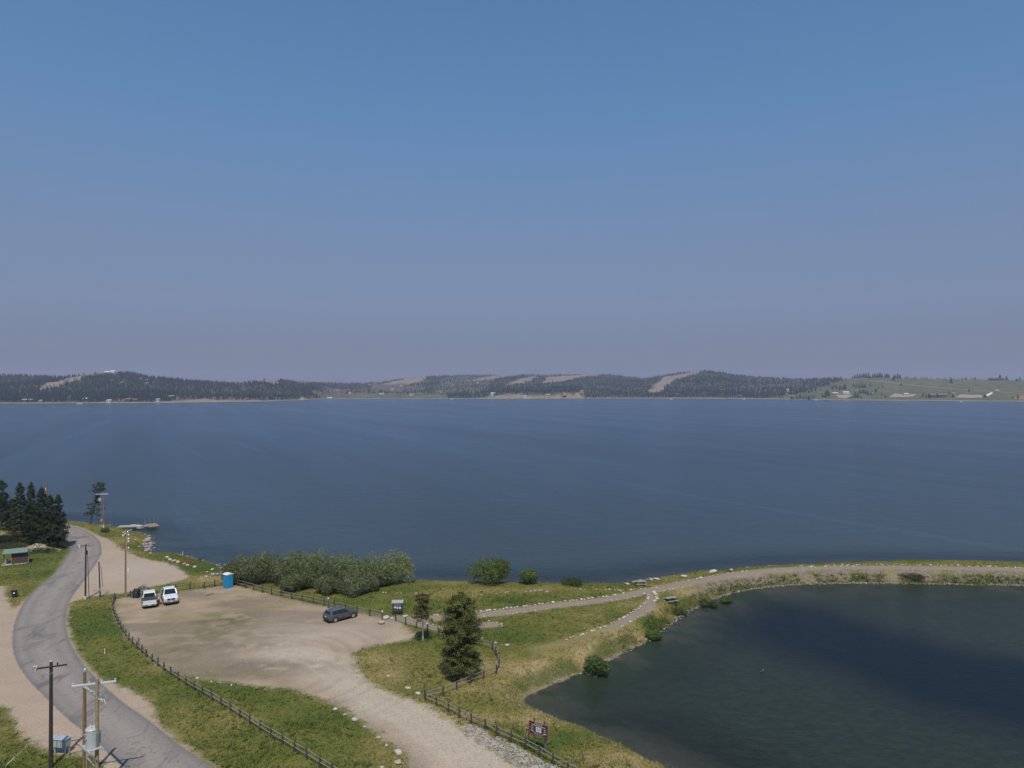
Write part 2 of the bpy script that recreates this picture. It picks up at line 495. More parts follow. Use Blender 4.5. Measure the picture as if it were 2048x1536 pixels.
# lush rim along the pond, half a metre above the waterline
_rim = sstep(.2, .7, DP) * sstep(2.6, 1.5, DP) * sstep(.25, .5, fbm(gx * .35, gy * .35, 51, 2))
GCOL = GCOL * (1 - .75 * _rim[:, None]) + np.array([.045, .075, .018]) * .75 * _rim[:, None]
_bk = (BANK * sstep(.3, .55, fbm(gx * .5, gy * .8, 55, 3)))[:, None]
GCOL = GCOL * (1 - _bk) + np.array([.215, .168, .138]) * _bk
_sd = (SAND * sstep(.3, .5, fbm(gx * .8, gy * .8, 56, 3)))[:, None]
GCOL = GCOL * (1 - _sd) + np.array([.22, .17, .125]) * _sd
# under water: brown silt, weed beds
_uw = ((DL < 0) | (DP < 0))
_wd = fbm(gx * .22, gy * .3, 61, 4)
_bed = np.array([.11, .085, .06]) * (1 - sstep(.42, .6, _wd))[:, None] + np.array([.055, .062, .03]) * sstep(.42, .6, _wd)[:, None]
GCOL[_uw] = _bed[_uw]
# dirt: lot is mottled, the driveway pale and worn, roadside warmer
_l = fbm(gx * .09, gy * .16, 71, 4); _l2 = fbm(gx * .35, gy * .6, 72, 4)
DCOL = np.array([.335, .252, .172]) * (0.66 + .68 * _l2)[:, None]
_yel = sstep(.53, .66, fbm(gx * .14, gy * .22, 74, 4))[:, None] * .55
DCOL = DCOL * (1 - _yel) + np.array([.27, .22, .115]) * _yel
_gry = sstep(.50, .64, fbm(gx * .10 + 5, gy * .2, 76, 4))[:, None] * .7
DCOL = DCOL * (1 - _gry) + np.array([.20, .155, .11]) * _gry
_drv = np.zeros(gx.shape); _drv[near] = sstep(6.5, 1.0, seg_dist(_nx, _ny, drive_mid) + 3.0 * (fbm(_nx * .15, _ny * .2, 77, 3) - .5))
_drv = np.maximum(_drv, .75 * np.exp(-((gx - G(650, 1270)[0]) / 14) ** 2 - ((gy - G(650, 1270)[1]) / 7) ** 2))[:, None]
DCOL = DCOL * (1 - _drv) + np.array([.435, .354, .268]) * _drv * (.9 + .2 * _l2)[:, None]
# faint green regrowth left of the middle, darker churned streaks that follow the turning traffic
for _px, _py, _rx, _ry, _k, _c in [(450, 1240, 4.5, 4, .85, (.135, .128, .052)), (420, 1270, 7, 3, .55, (.14, .125, .06)), (500, 1215, 8, 2, .5, (.21, .17, .085)), (350, 1300, 4, 4, .6, (.16, .14, .065)), (330, 1225, 4, 2, .35, (.22, .18, .09)),
                                   (430, 1345, 9, 2.0, .5, (.17, .15, .07)), (560, 1200, 7, 1.4, .4, (.22, .18, .09)), (480, 1290, 8, 2, .5, (.17, .13, .09)), (560, 1330, 8, 2, .5, (.165, .125, .09)), (300, 1250, 4, 3, .4, (.19, .155, .10)), (630, 1240, 6, 2, .4, (.2, .155, .11))]:
    _cx, _cy = G(_px, _py)
    _w = (np.exp(-((gx - _cx) / _rx) ** 2 - ((gy - _cy) / _ry) ** 2) * sstep(.32, .62, fbm(gx * .9, gy * 1.1, 301 + _px, 4)) * _k * 1.25)[:, None]
    DCOL = DCOL * (1 - np.clip(_w, 0, 1)) + np.array(_c) * np.clip(_w, 0, 1)
for _R, _w0 in ((9.0, .30), (10.7, .30), (13.2, .24), (14.9, .24), (18.5, .2), (20.1, .2)):
    _cx, _cy = G(520, 1330)
    _d = np.abs(np.hypot(gx - _cx, (gy - _cy)) - _R - 1.6 * (fbm(gx * .12, gy * .12, 311, 2) - .5))
    _w = (sstep(.45, .1, _d) * _w0 * sstep(.35, .6, fbm(gx * .2, gy * .2, 312, 2)))[:, None]
    DCOL = DCOL * (1 - _w) + np.array([.19, .148, .105]) * _w
for _R in (-2.0, -.4, 1.3, 2.9):
    _w = np.zeros(gx.shape); _w[near] = sstep(.5, .1, np.abs(seg_dist(_nx, _ny, drive_mid + np.array([_R, _R * .35])) - .0)) * .22
    DCOL = DCOL * (1 - _w[:, None]) + np.array([.50, .42, .335]) * _w[:, None]
_left = (sstep(-28, -34, gx) * sstep(0, .5, np.maximum.reduce([np.where(inside(gx, gy, p), 1.0, 0.0) for p in gravel_polys[:4]])))[:, None]
DCOL = DCOL * (1 - _left) + np.array([.395, .298, .220]) * (0.9 + .2 * _l2)[:, None] * _left
_pul = (np.exp(-((gx - G(270, 1140)[0]) / 9) ** 2 - ((gy - G(270, 1140)[1]) / 7) ** 2) * .7)[:, None]
DCOL = DCOL * (1 - _pul) + np.array([.42, .345, .28]) * _pul

# ---- terrain material: grass / dirt / path / asphalt told apart by traced outlines, fine grain on top
def terrain_material():
    m, n, l = new_mat('terrain')
    out = n.new('ShaderNodeOutputMaterial'); b = n.new('ShaderNodeBsdfPrincipled')
    b.inputs['Roughness'].default_value = 0.92; b.inputs['Specular IOR Level'].default_value = 0.2
    geo = n.new('ShaderNodeNewGeometry')
    def noise(scale, detail=4, rough=.55, vec=None, dist=0):
        q = n.new('ShaderNodeTexNoise'); q.inputs['Scale'].default_value = scale; q.inputs['Detail'].default_value = detail
        q.inputs['Roughness'].default_value = rough; q.inputs['Distortion'].default_value = dist
        l.new(vec or geo.outputs['Position'], q.inputs['Vector']); return q.outputs[0]
    def mr(v, a, c, d=0.0, e=1.0, smooth=False):
        q = n.new('ShaderNodeMapRange'); q.inputs[1].default_value = a; q.inputs[2].default_value = c; q.inputs[3].default_value = d; q.inputs[4].default_value = e
        if smooth: q.interpolation_type = 'SMOOTHSTEP'
        l.new(v, q.inputs[0]); return q.outputs[0]
    def math_(op, a, c=None, k=None):
        q = n.new('ShaderNodeMath'); q.operation = op
        l.new(a, q.inputs[0])
        if c is not None: l.new(c, q.inputs[1])
        if k is not None: q.inputs[1].default_value = k
        return q.outputs[0]
    def mix(f, a, c, mode='MIX'):
        q = n.new('ShaderNodeMix'); q.data_type = 'RGBA'; q.blend_type = mode
        if isinstance(f, float): q.inputs[0].default_value = f
        else: l.new(f, q.inputs[0])
        for s, v in ((6, a), (7, c)):
            if isinstance(v, tuple): q.inputs[s].default_value = (*v, 1)
            else: l.new(v, q.inputs[s])
        return q.outputs[2]
    def attr(nm):
        q = n.new('ShaderNodeAttribute'); q.attribute_name = nm; return q
    sd = attr('sd'); sep = n.new('ShaderNodeSeparateColor'); l.new(sd.outputs['Color'], sep.inputs[0])
    sr, sg, sp = sep.outputs[0], sep.outputs[1], sep.outputs[2]
    aux = n.new('ShaderNodeSeparateColor'); l.new(attr('aux').outputs['Color'], aux.inputs[0])
    gcol = attr('gcol').outputs['Color']; dcol = attr('dcol').outputs['Color']
    nf = noise(3.0, 5, .7); nff = noise(9.0, 4, .7); nm = noise(.8, 5, .65); nl = noise(.22, 4, .6)
    # grass: streaky fine variation
    g = mix(1.0, gcol, mr(nff, .3, .7, .55, 1.45), 'MULTIPLY')
    g = mix(mr(nf, .52, .72, 0, .65), g, mix(1.0, gcol, (1.9, 1.65, 1.5), 'MULTIPLY'))
    g = mix(mr(nm, .50, .68, 0, .55), g, mix(1.0, gcol, (.58, .72, .6), 'MULTIPLY'))
    # dirt with stones and darker specks
    d = mix(1.0, dcol, mr(nff, .3, .7, .70, 1.28), 'MULTIPLY')
    d = mix(mr(nf, .54, .72, 0, .65), d, mix(1.0, dcol, (.62, .58, .52), 'MULTIPLY'))
    d = mix(mr(noise(1.3, 6, .75), .60, .70, 0, .5), d, (.17, .15, .075))
    d = mix(mr(noise(14, 2, .5), .66, .72, 0, .5), d, (.5, .45, .39))
    # path: greyer
    p = mix(mr(nf, .35, .7), (.245, .19, .14), (.325, .258, .195))
    # asphalt: worn grey, dark tar patches, paler wheel tracks, cracks
    a = mix(mr(nf, .3, .7), (.250, .214, .186), (.318, .275, .240))
    mp = n.new('ShaderNodeMapping'); mp.inputs['Scale'].default_value = (1, .35, 1); mp.inputs['Rotation'].default_value = (0, 0, .35)
    l.new(geo.outputs['Position'], mp.inputs['Vector'])
    a = mix(mr(noise(.26, 9, .74, mp.outputs[0], .6), .52, .62, 0, .8), a, (.130, .120, .114))
    track = math_('ABSOLUTE', math_('ADD', math_('ABSOLUTE', aux.outputs[0]), k=-.42))
    a = mix(mr(track, .0, .30, .34, 0), a, (.158, .139, .124))
    edge = mr(sr, .15, .75, .6, 0)
    a = mix(edge, a, (.13, .125, .122))
    cr = n.new('ShaderNodeTexVoronoi'); cr.feature = 'DISTANCE_TO_EDGE'; cr.inputs['Scale'].default_value = .16
    dv = n.new('ShaderNodeMix'); dv.data_type = 'RGBA'; dv.inputs[0].default_value = .25
    nzc = n.new('ShaderNodeTexNoise'); nzc.inputs['Scale'].default_value = .7; l.new(geo.outputs['Position'], nzc.inputs['Vector'])
    va = n.new('ShaderNodeVectorMath'); va.operation = 'MULTIPLY_ADD'; va.inputs[1].default_value = (3, 3, 3)
    l.new(nzc.outputs['Color'], va.inputs[0]); l.new(geo.outputs['Position'], va.inputs[2]); l.new(va.outputs[0], cr.inputs['Vector'])
    a = mix(mr(cr.outputs[0], .002, .010, .45, 0), a, (.10, .094, .09))
    # masks: ragged outlines
    def ragged(v, amp, soft, off=0.0):
        s1 = math_('ADD', v, math_('MULTIPLY', math_('ADD', nm, k=-.5), k=amp))
        s2 = math_('ADD', s1, math_('MULTIPLY', math_('ADD', nff, k=-.5), k=amp * .8))
        return mr(s2, off - soft, off + soft, 0, 1, True)
    c = mix(ragged(sg, 3.6, .6), g, d)
    c = mix(ragged(sp, 1.7, .45), c, p)
    c = mix(ragged(sr, .5, .10), c, a)
    l.new(c, b.inputs['Base Color'])
    bp = n.new('ShaderNodeBump'); bp.inputs['Strength'].default_value = .55; bp.inputs['Distance'].default_value = .12
    hh = math_('MULTIPLY', nff, mr(math_('MAXIMUM', sg, sr), -.4, .4, 1.0, .16))
    l.new(hh, bp.inputs['Height']); l.new(bp.outputs[0], b.inputs['Normal'])
    l.new(b.outputs[0], out.inputs[0])
    return m
M_TERRAIN = terrain_material()

_nX, _nY = len(xs), len(ys)
_idx = np.arange(_nX * _nY).reshape(_nY, _nX)
Q = np.stack([_idx[:-1, :-1].ravel(), _idx[:-1, 1:].ravel(), _idx[1:, 1:].ravel(), _idx[1:, :-1].ravel()], 1)
qs = lambda a: a[Q].mean(1)
q_road = qs(SD_ROAD) > 0
q_grav = (qs(SD_GRAV) > 0) & ~q_road
q_path = (qs(SD_PATH) > 0) & ~q_road & ~q_grav
q_bed = (np.minimum(DL, DP)[Q].max(1) < 0) & ~q_road & ~q_grav & ~q_path
q_deep = (GZ[Q].max(1) < -4.5)
ATT = {'sd': np.c_[SD_ROAD, SD_GRAV, SD_PATH], 'aux': np.c_[np.clip(ROADX / 3.6, -1.5, 1.5), DRY, BANK], 'gcol': GCOL, 'dcol': DCOL}
def sub_mesh(name, sel):
    f = Q[sel]
    u, inv = np.unique(f, return_inverse=True)
    me = np_mesh(name, np.c_[gx[u], gy[u], GZ[u]], inv.reshape(f.shape), M_TERRAIN, True, {k: v[u] for k, v in ATT.items()})
    return tag(mobj(name, me), kind='structure')
o_ = sub_mesh('ground', ~(q_road | q_grav | q_path | q_bed)); o_['label'] = 'green and straw coloured grassy shore ground'
o_ = sub_mesh('road', q_road); o_['label'] = 'worn grey asphalt road curving along the left'
o_ = sub_mesh('gravel_parking_lot', q_grav & (qs(gx) > G(225, 1200)[0] - 40) & (qs(sdist(gx, gy, gravel_polys[4])) > -.2)); o_['label'] = 'tan gravel parking lot with its driveway'
o_ = sub_mesh('dirt_shoulder', q_grav & ~((qs(gx) > G(225, 1200)[0] - 40) & (qs(sdist(gx, gy, gravel_polys[4])) > -.2))); o_['label'] = 'tan dirt shoulders and pull-out beside the asphalt road'
o_ = sub_mesh('footpath', q_path); o_['label'] = 'gravel footpath leading out along the spit'
o_ = sub_mesh('lake_bed', q_bed & ~q_deep); o_['label'] = 'brown and weedy bed under the shallow water'

# ------------------------------------------------------------------ water
def water_material(name, deep, scale, clear, streaks=True, rough=.16, capv=.60, patch=None, refl=(.62, .84), lowf=1.2, dist=.12, wrot=.25, aniso=(.7, 1.4)):
    m, n, l = new_mat(name)
    out = n.new('ShaderNodeOutputMaterial')
    geo = n.new('ShaderNodeNewGeometry')
    at = n.new('ShaderNodeAttribute'); at.attribute_name = 'depth'
    sp = n.new('ShaderNodeSeparateColor'); l.new(at.outputs['Color'], sp.inputs[0])
    mp = n.new('ShaderNodeMapping'); mp.inputs['Rotation'].default_value = (0, 0, wrot); mp.inputs['Scale'].default_value = (*aniso, 1)
    l.new(geo.outputs['Position'], mp.inputs['Vector'])
    def noise(sc, det, ro=.6, vec=None):
        q = n.new('ShaderNodeTexNoise'); q.inputs['Scale'].default_value = sc; q.inputs['Detail'].default_value = det; q.inputs['Roughness'].default_value = ro
        l.new(vec or mp.outputs[0], q.inputs['Vector']); return q.outputs[0]
    def mr(v, a, b, c=0.0, d=1.0):
        q = n.new('ShaderNodeMapRange'); q.inputs[1].default_value = a; q.inputs[2].default_value = b; q.inputs[3].default_value = c; q.inputs[4].default_value = d
        l.new(v, q.inputs[0]); return q.outputs[0]
    w1 = noise(scale, 5, .65); w2 = noise(scale * .18, 3, .5)
    ad = n.new('ShaderNodeMath'); ad.operation = 'MULTIPLY_ADD'; ad.inputs[1].default_value = lowf
    l.new(w2, ad.inputs[0]); l.new(w1, ad.inputs[2])
    bp = n.new('ShaderNodeBump'); bp.inputs['Strength'].default_value = 1.0; bp.inputs['Distance'].default_value = dist
    l.new(ad.outputs[0], bp.inputs['Height'])
    gl = n.new('ShaderNodeBsdfGlossy'); gl.inputs['Roughness'].default_value = rough; gl.inputs['Color'].default_value = (refl[0], refl[1], 1, 1)
    l.new(bp.outputs[0], gl.inputs['Normal'])
    fr = n.new('ShaderNodeFresnel'); fr.inputs[0].default_value = 1.33; l.new(bp.outputs[0], fr.inputs['Normal'])
    df = n.new('ShaderNodeBsdfDiffuse'); tr = n.new('ShaderNodeBsdfTransparent'); tr.inputs[0].default_value = (.72, .82, .8, 1)
    # water body: dark, a little greener over the shallows; long wind lanes break the surface up
    cx = n.new('ShaderNodeMix'); cx.data_type = 'RGBA'
    cx.inputs[6].default_value = (*deep[0], 1); cx.inputs[7].default_value = (*deep[1], 1)
    l.new(sp.outputs[1], cx.inputs[0])
    body = cx.outputs[2]
    if patch:
        px_ = n.new('ShaderNodeMix'); px_.data_type = 'RGBA'; px_.inputs[7].default_value = (*patch, 1)
        l.new(body, px_.inputs[6])
        pm = n.new('ShaderNodeMath'); pm.operation = 'MULTIPLY'
        mp3 = n.new('ShaderNodeMapping'); mp3.inputs['Rotation'].default_value = (0, 0, .5); mp3.inputs['Scale'].default_value = (.8, 1.15, 1)
        l.new(geo.outputs['Position'], mp3.inputs['Vector'])
        l.new(mr(noise(1.1, 9, .8, mp3.outputs[0]), .44, .68), pm.inputs[0]); l.new(sp.outputs[1], pm.inputs[1])
        l.new(pm.outputs[0], px_.inputs[0]); body = px_.outputs[2]
    l.new(body, df.inputs[0])
    m1 = n.new('ShaderNodeMixShader'); l.new(sp.outputs[0], m1.inputs[0]); l.new(tr.outputs[0], m1.inputs[1]); l.new(df.outputs[0], m1.inputs[2])
    cap = mr(fr.outputs[0], 0.0, .75, .0, capv)
    if streaks:
        mp2 = n.new('ShaderNodeMapping'); mp2.vector_type = 'TEXTURE'; mp2.inputs['Rotation'].default_value = (0, 0, -1.1); mp2.inputs['Scale'].default_value = (520, 46, 1)
        l.new(geo.outputs['Position'], mp2.inputs['Vector'])
        st = noise(1.0, 4, .55, mp2.outputs[0]); st.node.inputs['Distortion'].default_value = .8
        mp4 = n.new('ShaderNodeMapping'); mp4.vector_type = 'TEXTURE'; mp4.inputs['Rotation'].default_value = (0, 0, -1.0); mp4.inputs['Scale'].default_value = (300, 9, 1)
        l.new(geo.outputs['Position'], mp4.inputs['Vector'])
        s2 = noise(1.0, 2, .5, mp4.outputs[0])
        a2 = n.new('ShaderNodeMath'); a2.operation = 'ADD'; l.new(mr(st, .35, .7, .88, 1.12), a2.inputs[0]); l.new(mr(s2, .66, .74, 0, .16), a2.inputs[1])
        mu = n.new('ShaderNodeMath'); mu.operation = 'MULTIPLY'; l.new(cap, mu.inputs[0]); l.new(a2.outputs[0], mu.inputs[1]); cap = mu.outputs[0]
    m2 = n.new('ShaderNodeMixShader'); l.new(cap, m2.inputs[0]); l.new(m1.outputs[0], m2.inputs[1]); l.new(gl.outputs[0], m2.inputs[2])
    l.new(m2.outputs[0], out.inputs[0])
    return m

def water_obj(name, xs_, ys_, z, mat, fn, keep):
    X, Y = np.meshgrid(xs_, ys_); x, y = X.ravel(), Y.ravel()
    dep, sh, d = fn(x, y)
    idx = np.arange(x.size).reshape(X.shape)
    q = np.stack([idx[:-1, :-1].ravel(), idx[:-1, 1:].ravel(), idx[1:, 1:].ravel(), idx[1:, :-1].ravel()], 1)
    q = q[d[q].min(1) < keep]
    u, inv = np.unique(q, return_inverse=True)
    me = np_mesh(name, np.c_[x[u], y[u], np.full(len(u), z)], inv.reshape(q.shape), mat, False, {'depth': np.c_[dep[u], sh[u], sh[u] * 0]})
    return tag(mobj(name, me), kind='structure')

def lake_fn(x, y):
    dl = sdist(x, y, land_poly)
    dd = np.clip(-dl, 0, 1e9)
    return sstep(-2, 16, dd) * .97, np.clip(.55 * np.exp(-dd / 30.) + .45 * np.exp(-dd / 150.), 0, 1), dl
def pond_fn(x, y):
    dp = -sdist(x, y, pond_poly)
    dd = np.clip(-dp, 0, 1e9)
    # a deep basin runs from the left middle to the right; weedy shallows in front of it
    c = seg_dist(x, y, GP([(1560, 1235), (1720, 1290), (1900, 1355), (2150, 1400), (2500, 1430)], POND_Z))
    deep = sstep(18, 6, c + 8 * (fbm(x * .06, y * .06, 81, 3) - .5))
    return sstep(-1, 14, dd) * .96, 1 - deep, dp
M_LAKE = water_material('lake_water', ((.026, .040, .050), (.044, .060, .050)), 1.0, .5, dist=.17, refl=(.74, .88))
M_POND = water_material('pond_water', ((.007, .012, .014), (.022, .030, .021)), 1.8, .5, streaks=False, patch=(.040, .050, .030), rough=.14, capv=.42, lowf=.5, dist=.11, wrot=-.5, aniso=(.8, 1.3), refl=(.76, .84))
o_ = water_obj('lake', axis([(-9000, -600, 400), (-600, -160, 20), (-160, 130, 1.6), (130, 700, 20), (700, 9000, 400)]),
               axis([(-400, 60, 40), (60, 104, 6), (104, 190, 1.2), (190, 400, 10), (400, 2000, 100), (2000, 3300, 130)]), LAKE_Z, M_LAKE, lake_fn, 2.5)
o_['label'] = 'wide blue lake rippled by the wind'
o_ = water_obj('pond', axis([(-14, 130, 1.0), (130, 190, 5)]), axis([(15, 50, 3), (50, 130, 1.0)]), POND_Z, M_POND, pond_fn, 2.5)
o_['label'] = 'dark still pond inside the spit'

# ------------------------------------------------------------------ far shore hills
def I(px, pts):
    a = np.array(pts, float)
    return np.interp(px, a[:, 0], a[:, 1])
def far_shore_y(px):
    return I(px, [(-900, 812), (0, 807), (300, 806), (520, 803), (610, 800), (645, 798), (665, 797.5), (900, 797.5), (1300, 796.8), (1480, 797.5), (1700, 800.5), (2048, 803), (2900, 808)])
def far_ridge_y(px):
    return I(px, [(-900, 760), (-200, 752), (0, 751), (60, 753), (125, 756), (160, 751), (205, 745), (262, 747), (300, 755), (400, 764), (480, 769), (520, 762), (555, 760), (600, 766), (640, 767), (730, 767),
                  (770, 763), (850, 753), (930, 751), (1020, 750), (1100, 751), (1200, 748.5), (1260, 755), (1290, 758), (1320, 752), (1405, 741.5), (1440, 745), (1470, 751), (1540, 757), (1610, 760),
                  (1690, 757), (1750, 755), (1850, 758), (1950, 759), (2048, 761), (2300, 762), (2900, 768)])
def far_depth(px):
    return I(px, [(-900, 900), (0, 900), (450, 800), (620, 900), (680, 1700), (1000, 1700), (1250, 1400), (1500, 1100), (1680, 800), (2048, 700), (2900, 700)])
def far_g(px, t):
    """share of the way up to the skyline at depth share t; the valley meadow is flat in front"""
    flat = I(px, [(-900, 0), (600, 0), (660, .30), (900, .26), (1000, .06), (1200, 0), (3000, 0)])
    t = np.clip(t, 0, 1)
    g1 = t ** .85
    tt = np.clip((t - flat) / (1 - flat), 0, 1)
    return np.where(flat > .01, np.where(t < flat, .25 * t / np.maximum(flat, .01), .25 + .75 * tt ** 1.0), g1)
def far_h(px, Y):
    y0 = far_shore_y(px); Y0 = (CAM_H - LAKE_Z) * F / (y0 - HY)
    D = far_depth(px); t = (Y - Y0) / D
    yv = y0 + (far_ridge_y(px) - y0) * far_g(px, t)
    h = CAM_H - (yv - HY) / F * Y
    # behind the crest the ground falls away
    hr = CAM_H - (far_ridge_y(px) - HY) / F * (Y0 + D)
    h = np.where(t > 1, hr - (t - 1) * D * .06, h)
    X = (px - CX) / F * Y
    h = h + (fbm(X * .004, Y * .004, 91, 4) - .5) * 42 * sstep(.05, .35, t) * sstep(1.0, .7, t) * I(px, [(0, 1), (1600, 1), (1700, .25), (2900, .25)])
    h = np.where(t < 0, LAKE_Z - 4 + 0 * t, np.where(t < .012, LAKE_Z - .6 + (t / .012) * 1.4, np.maximum(h, LAKE_Z + .8)))
    return h, t
def far_point(px, py, tmin=.012):
    """point of the far shore seen at a photo pixel"""
    y0 = far_shore_y(px); Y0 = (CAM_H - LAKE_Z) * F / (y0 - HY)
    ts = np.linspace(tmin, 1.02, 500)
    Ys = Y0 + ts * far_depth(px)
    h, _ = far_h(np.full(500, float(px)), Ys)
    yy = HY + (CAM_H - h) / Ys * F
    vis = np.minimum.accumulate(yy)
    k = np.where(yy <= py)[0]
    i = int(k[0]) if len(k) else int(np.argmin(yy))
    return Vector(((px - CX) / F * Ys[i], Ys[i], h[i]))

_pc = np.arange(-900, 2901, 7.0)
_tt = np.r_[-.06, -.01, 0, .006, .012, np.linspace(.03, 1.0, 60), 1.03, 1.08, 1.2, 1.5, 2.2, 3.5]
PC, TT = np.meshgrid(_pc, _tt)
_Y0 = (CAM_H - LAKE_Z) * F / (far_shore_y(PC) - HY)
FY = _Y0 + TT * far_depth(PC)
FH, FT = far_h(PC.ravel(), FY.ravel()); FH = FH.reshape(PC.shape)
FX = (PC - CX) / F * FY
FPY = HY + (CAM_H - FH) / FY * F      # where each point projects, used to lay out the clearings

tan_polys = [[(76, 778), (98, 766), (130, 757), (185, 748), (206, 743), (208, 750), (150, 761), (112, 775), (86, 781)],
             [(520, 762), (560, 757), (558, 769), (530, 768)],
             [(742, 777), (790, 762), (848, 751), (852, 757), (822, 770), (770, 781)],
             [(1005, 772), (1040, 757), (1072, 752), (1078, 755), (1030, 770)],
             [(1083, 766), (1092, 755), (1150, 750), (1202, 746), (1196, 751), (1150, 758), (1112, 766)],
             [(1296, 786), (1306, 771), (1322, 756), (1405, 740), (1404, 745), (1352, 759), (1330, 775), (1312, 786)],
             [(195, 806), (230, 803), (330, 803), (400, 798.5), (470, 800), (600, 801), (600, 804), (300, 808)],
             [(955, 798), (985, 791), (1040, 789), (1082, 793), (1090, 798)],
             [(1010, 747), (1045, 750), (960, 762), (930, 762)]]
brown_polys = [[(740, 785), (742, 772), (800, 767), (820, 768), (800, 785)], [(620, 795), (628, 780), (700, 778), (700, 792)], [(190, 806), (225, 800), (300, 800), (300, 808)]]
green_polys = [[(640, 800), (650, 790), (760, 787), (890, 789), (900, 799)],
               [(1470, 802), (1530, 796), (1590, 789), (1640, 775), (1662, 768), (1690, 756), (2950, 750), (2950, 830), (1700, 810)]]
sparse_polys = [[(868, 786), (880, 757), (930, 752), (1000, 752), (960, 788)], [(330, 800), (380, 775), (560, 780), (600, 796), (430, 800)], [(1470, 785), (1500, 755), (1690, 756), (1620, 778), (1540, 792)], [(740, 787), (745, 765), (850, 760), (850, 787)], [(620, 797), (628, 778), (735, 777), (735, 792)],
                [(240, 802), (240, 798), (640, 796), (640, 801)]]
fx_, fp_ = PC.ravel(), FPY.ravel()
_jx = fx_ + (fbm(fx_ * .08, fp_ * .3, 5, 3) - .5) * 18; _jy = fp_ + (fbm(fx_ * .08, fp_ * .3, 6, 3) - .5) * 3
HC = np.array([.060, .070, .040]) * (0.7 + .6 * fbm(fx_ * .05, fp_ * .4, 7, 4))[:, None]
def paint(polys, col, var=.35):
    for p in polys:
        k = inside(_jx, _jy, p)
        HC[k] = np.array(col) * (1 - var / 2 + var * fbm(fx_[k] * .1, fp_[k] * .5, 8, 3))[:, None]
paint(sparse_polys, (.100, .098, .064))
paint(green_polys, (.118, .118, .058), .7)
paint(tan_polys, (.25, .195, .145))
paint(brown_polys, (.125, .095, .070))
_ft = FT.ravel()
HC[(_ft < .02)] = (.26, .21, .15)
m, n, l = new_mat('hills')
out = n.new('ShaderNodeOutputMaterial'); b = n.new('ShaderNodeBsdfPrincipled'); b.inputs['Roughness'].default_value = .95; b.inputs['Specular IOR Level'].default_value = .1
at = n.new('ShaderNodeAttribute'); at.attribute_name = 'hcol'
nz = n.new('ShaderNodeTexNoise'); nz.inputs['Scale'].default_value = .03; nz.inputs['Detail'].default_value = 8; nz.inputs['Roughness'].default_value = .7
ge = n.new('ShaderNodeNewGeometry'); l.new(ge.outputs['Position'], nz.inputs['Vector'])
mr = n.new('ShaderNodeMapRange'); mr.inputs[1].default_value = .3; mr.inputs[2].default_value = .7; mr.inputs[3].default_value = .65; mr.inputs[4].default_value = 1.35
l.new(nz.outputs[0], mr.inputs[0])
mx = n.new('ShaderNodeMix'); mx.data_type = 'RGBA'; mx.blend_type = 'MULTIPLY'; mx.inputs[0].default_value = 1
l.new(at.outputs['Color'], mx.inputs[6]); l.new(mr.outputs[0], mx.inputs[7]); l.new(mx.outputs[2], b.inputs['Base Color']); l.new(b.outputs[0], out.inputs[0])
_i = np.arange(PC.size).reshape(PC.shape)
_q = np.stack([_i[:-1, :-1].ravel(), _i[:-1, 1:].ravel(), _i[1:, 1:].ravel(), _i[1:, :-1].ravel()], 1)
o_ = tag(mobj('hills', np_mesh('hills', np.c_[FX.ravel(), FY.ravel(), FH.ravel()], _q, m, True, {'hcol': HC})), label='wooded hills and open slopes of the far shore', kind='structure')

# ---- forest on the far hills: tens of thousands of conifers, one mass
def cone_trees(P, H, W, tint, sides=5):
    """two-tier ragged conifers; returns vertices, triangles, colours"""
    n_ = len(P)
    rot = rng.uniform(0, 6.28, n_)
    vs = []; fs = []
    per = 2 * (sides + 1)
    for tier, (z0, z1, r) in enumerate(((.05, .68, 1.0), (.40, 1.0, .66))):
        for i in range(sides):
            a = rot + 2 * math.pi * i / sides + tier * .6
            rr = W * r * .5 * rng.uniform(.65, 1.2, n_)
            vs.append(np.c_[P[:, 0] + rr * np.cos(a), P[:, 1] + rr * np.sin(a), P[:, 2] + H * (z0 + rng.uniform(-.03, .05, n_))])
        vs.append(np.c_[P[:, 0] + rng.normal(0, .03, n_) * W, P[:, 1], P[:, 2] + H * z1])
    V = np.stack(vs, 1)
    base = (np.arange(n_) * per)[:, None]
    for tier in range(2):
        o = tier * (sides + 1)
        for i in range(sides):
            fs.append(base + np.array([[o + i, o + (i + 1) % sides, o + sides]]))
    Fc = np.stack(fs, 1).reshape(-1, 3)
    C = np.repeat(tint[:, None, :], per, 1)
    return V.reshape(-1, 3), Fc, C.reshape(-1, 3)
M_FIR_FAR = leaf_mat('far_needles', (1, 1, 1), .12)
N = 56000
tp = rng.uniform(-800, 2800, N); tt = rng.uniform(.008, 1.06, N) ** 1.0
tY = (CAM_H - LAKE_Z) * F / (far_shore_y(tp) - HY) + tt * far_depth(tp)
th, _ = far_h(tp, tY)
tpy = HY + (CAM_H - th) / tY * F
jx = tp + (fbm(tp * .08, tpy * .3, 5, 3) - .5) * 18; jy = tpy + (fbm(tp * .08, tpy * .3, 6, 3) - .5) * 3
keep = np.ones(N, bool)
for p in tan_polys: keep &= ~inside(jx, jy, p) | (rng.random(N) < .015)
for p in green_polys: keep &= ~(inside(jx, jy, p))
for p, dn in zip(sparse_polys, (.45, .85, .75, .5, .5, .6)): keep &= ~inside(jx, jy, p) | (rng.random(N) < dn)
for p in brown_polys: keep &= ~inside(jx, jy, p) | (rng.random(N) < .4)
keep &= ~((tp > 1690) & (tt < .97))
keep &= ~((tp > 196) & (tp < 236) & (tt > .86))
keep &= (tt > .03) | ((fbm(tp * .06, tp * 0, 12, 3) > .50) & (tt > .013)) 
keep &= th > 0.5
tp, tY, th, tt, tpy = tp[keep], tY[keep], th[keep], tt[keep], tpy[keep]
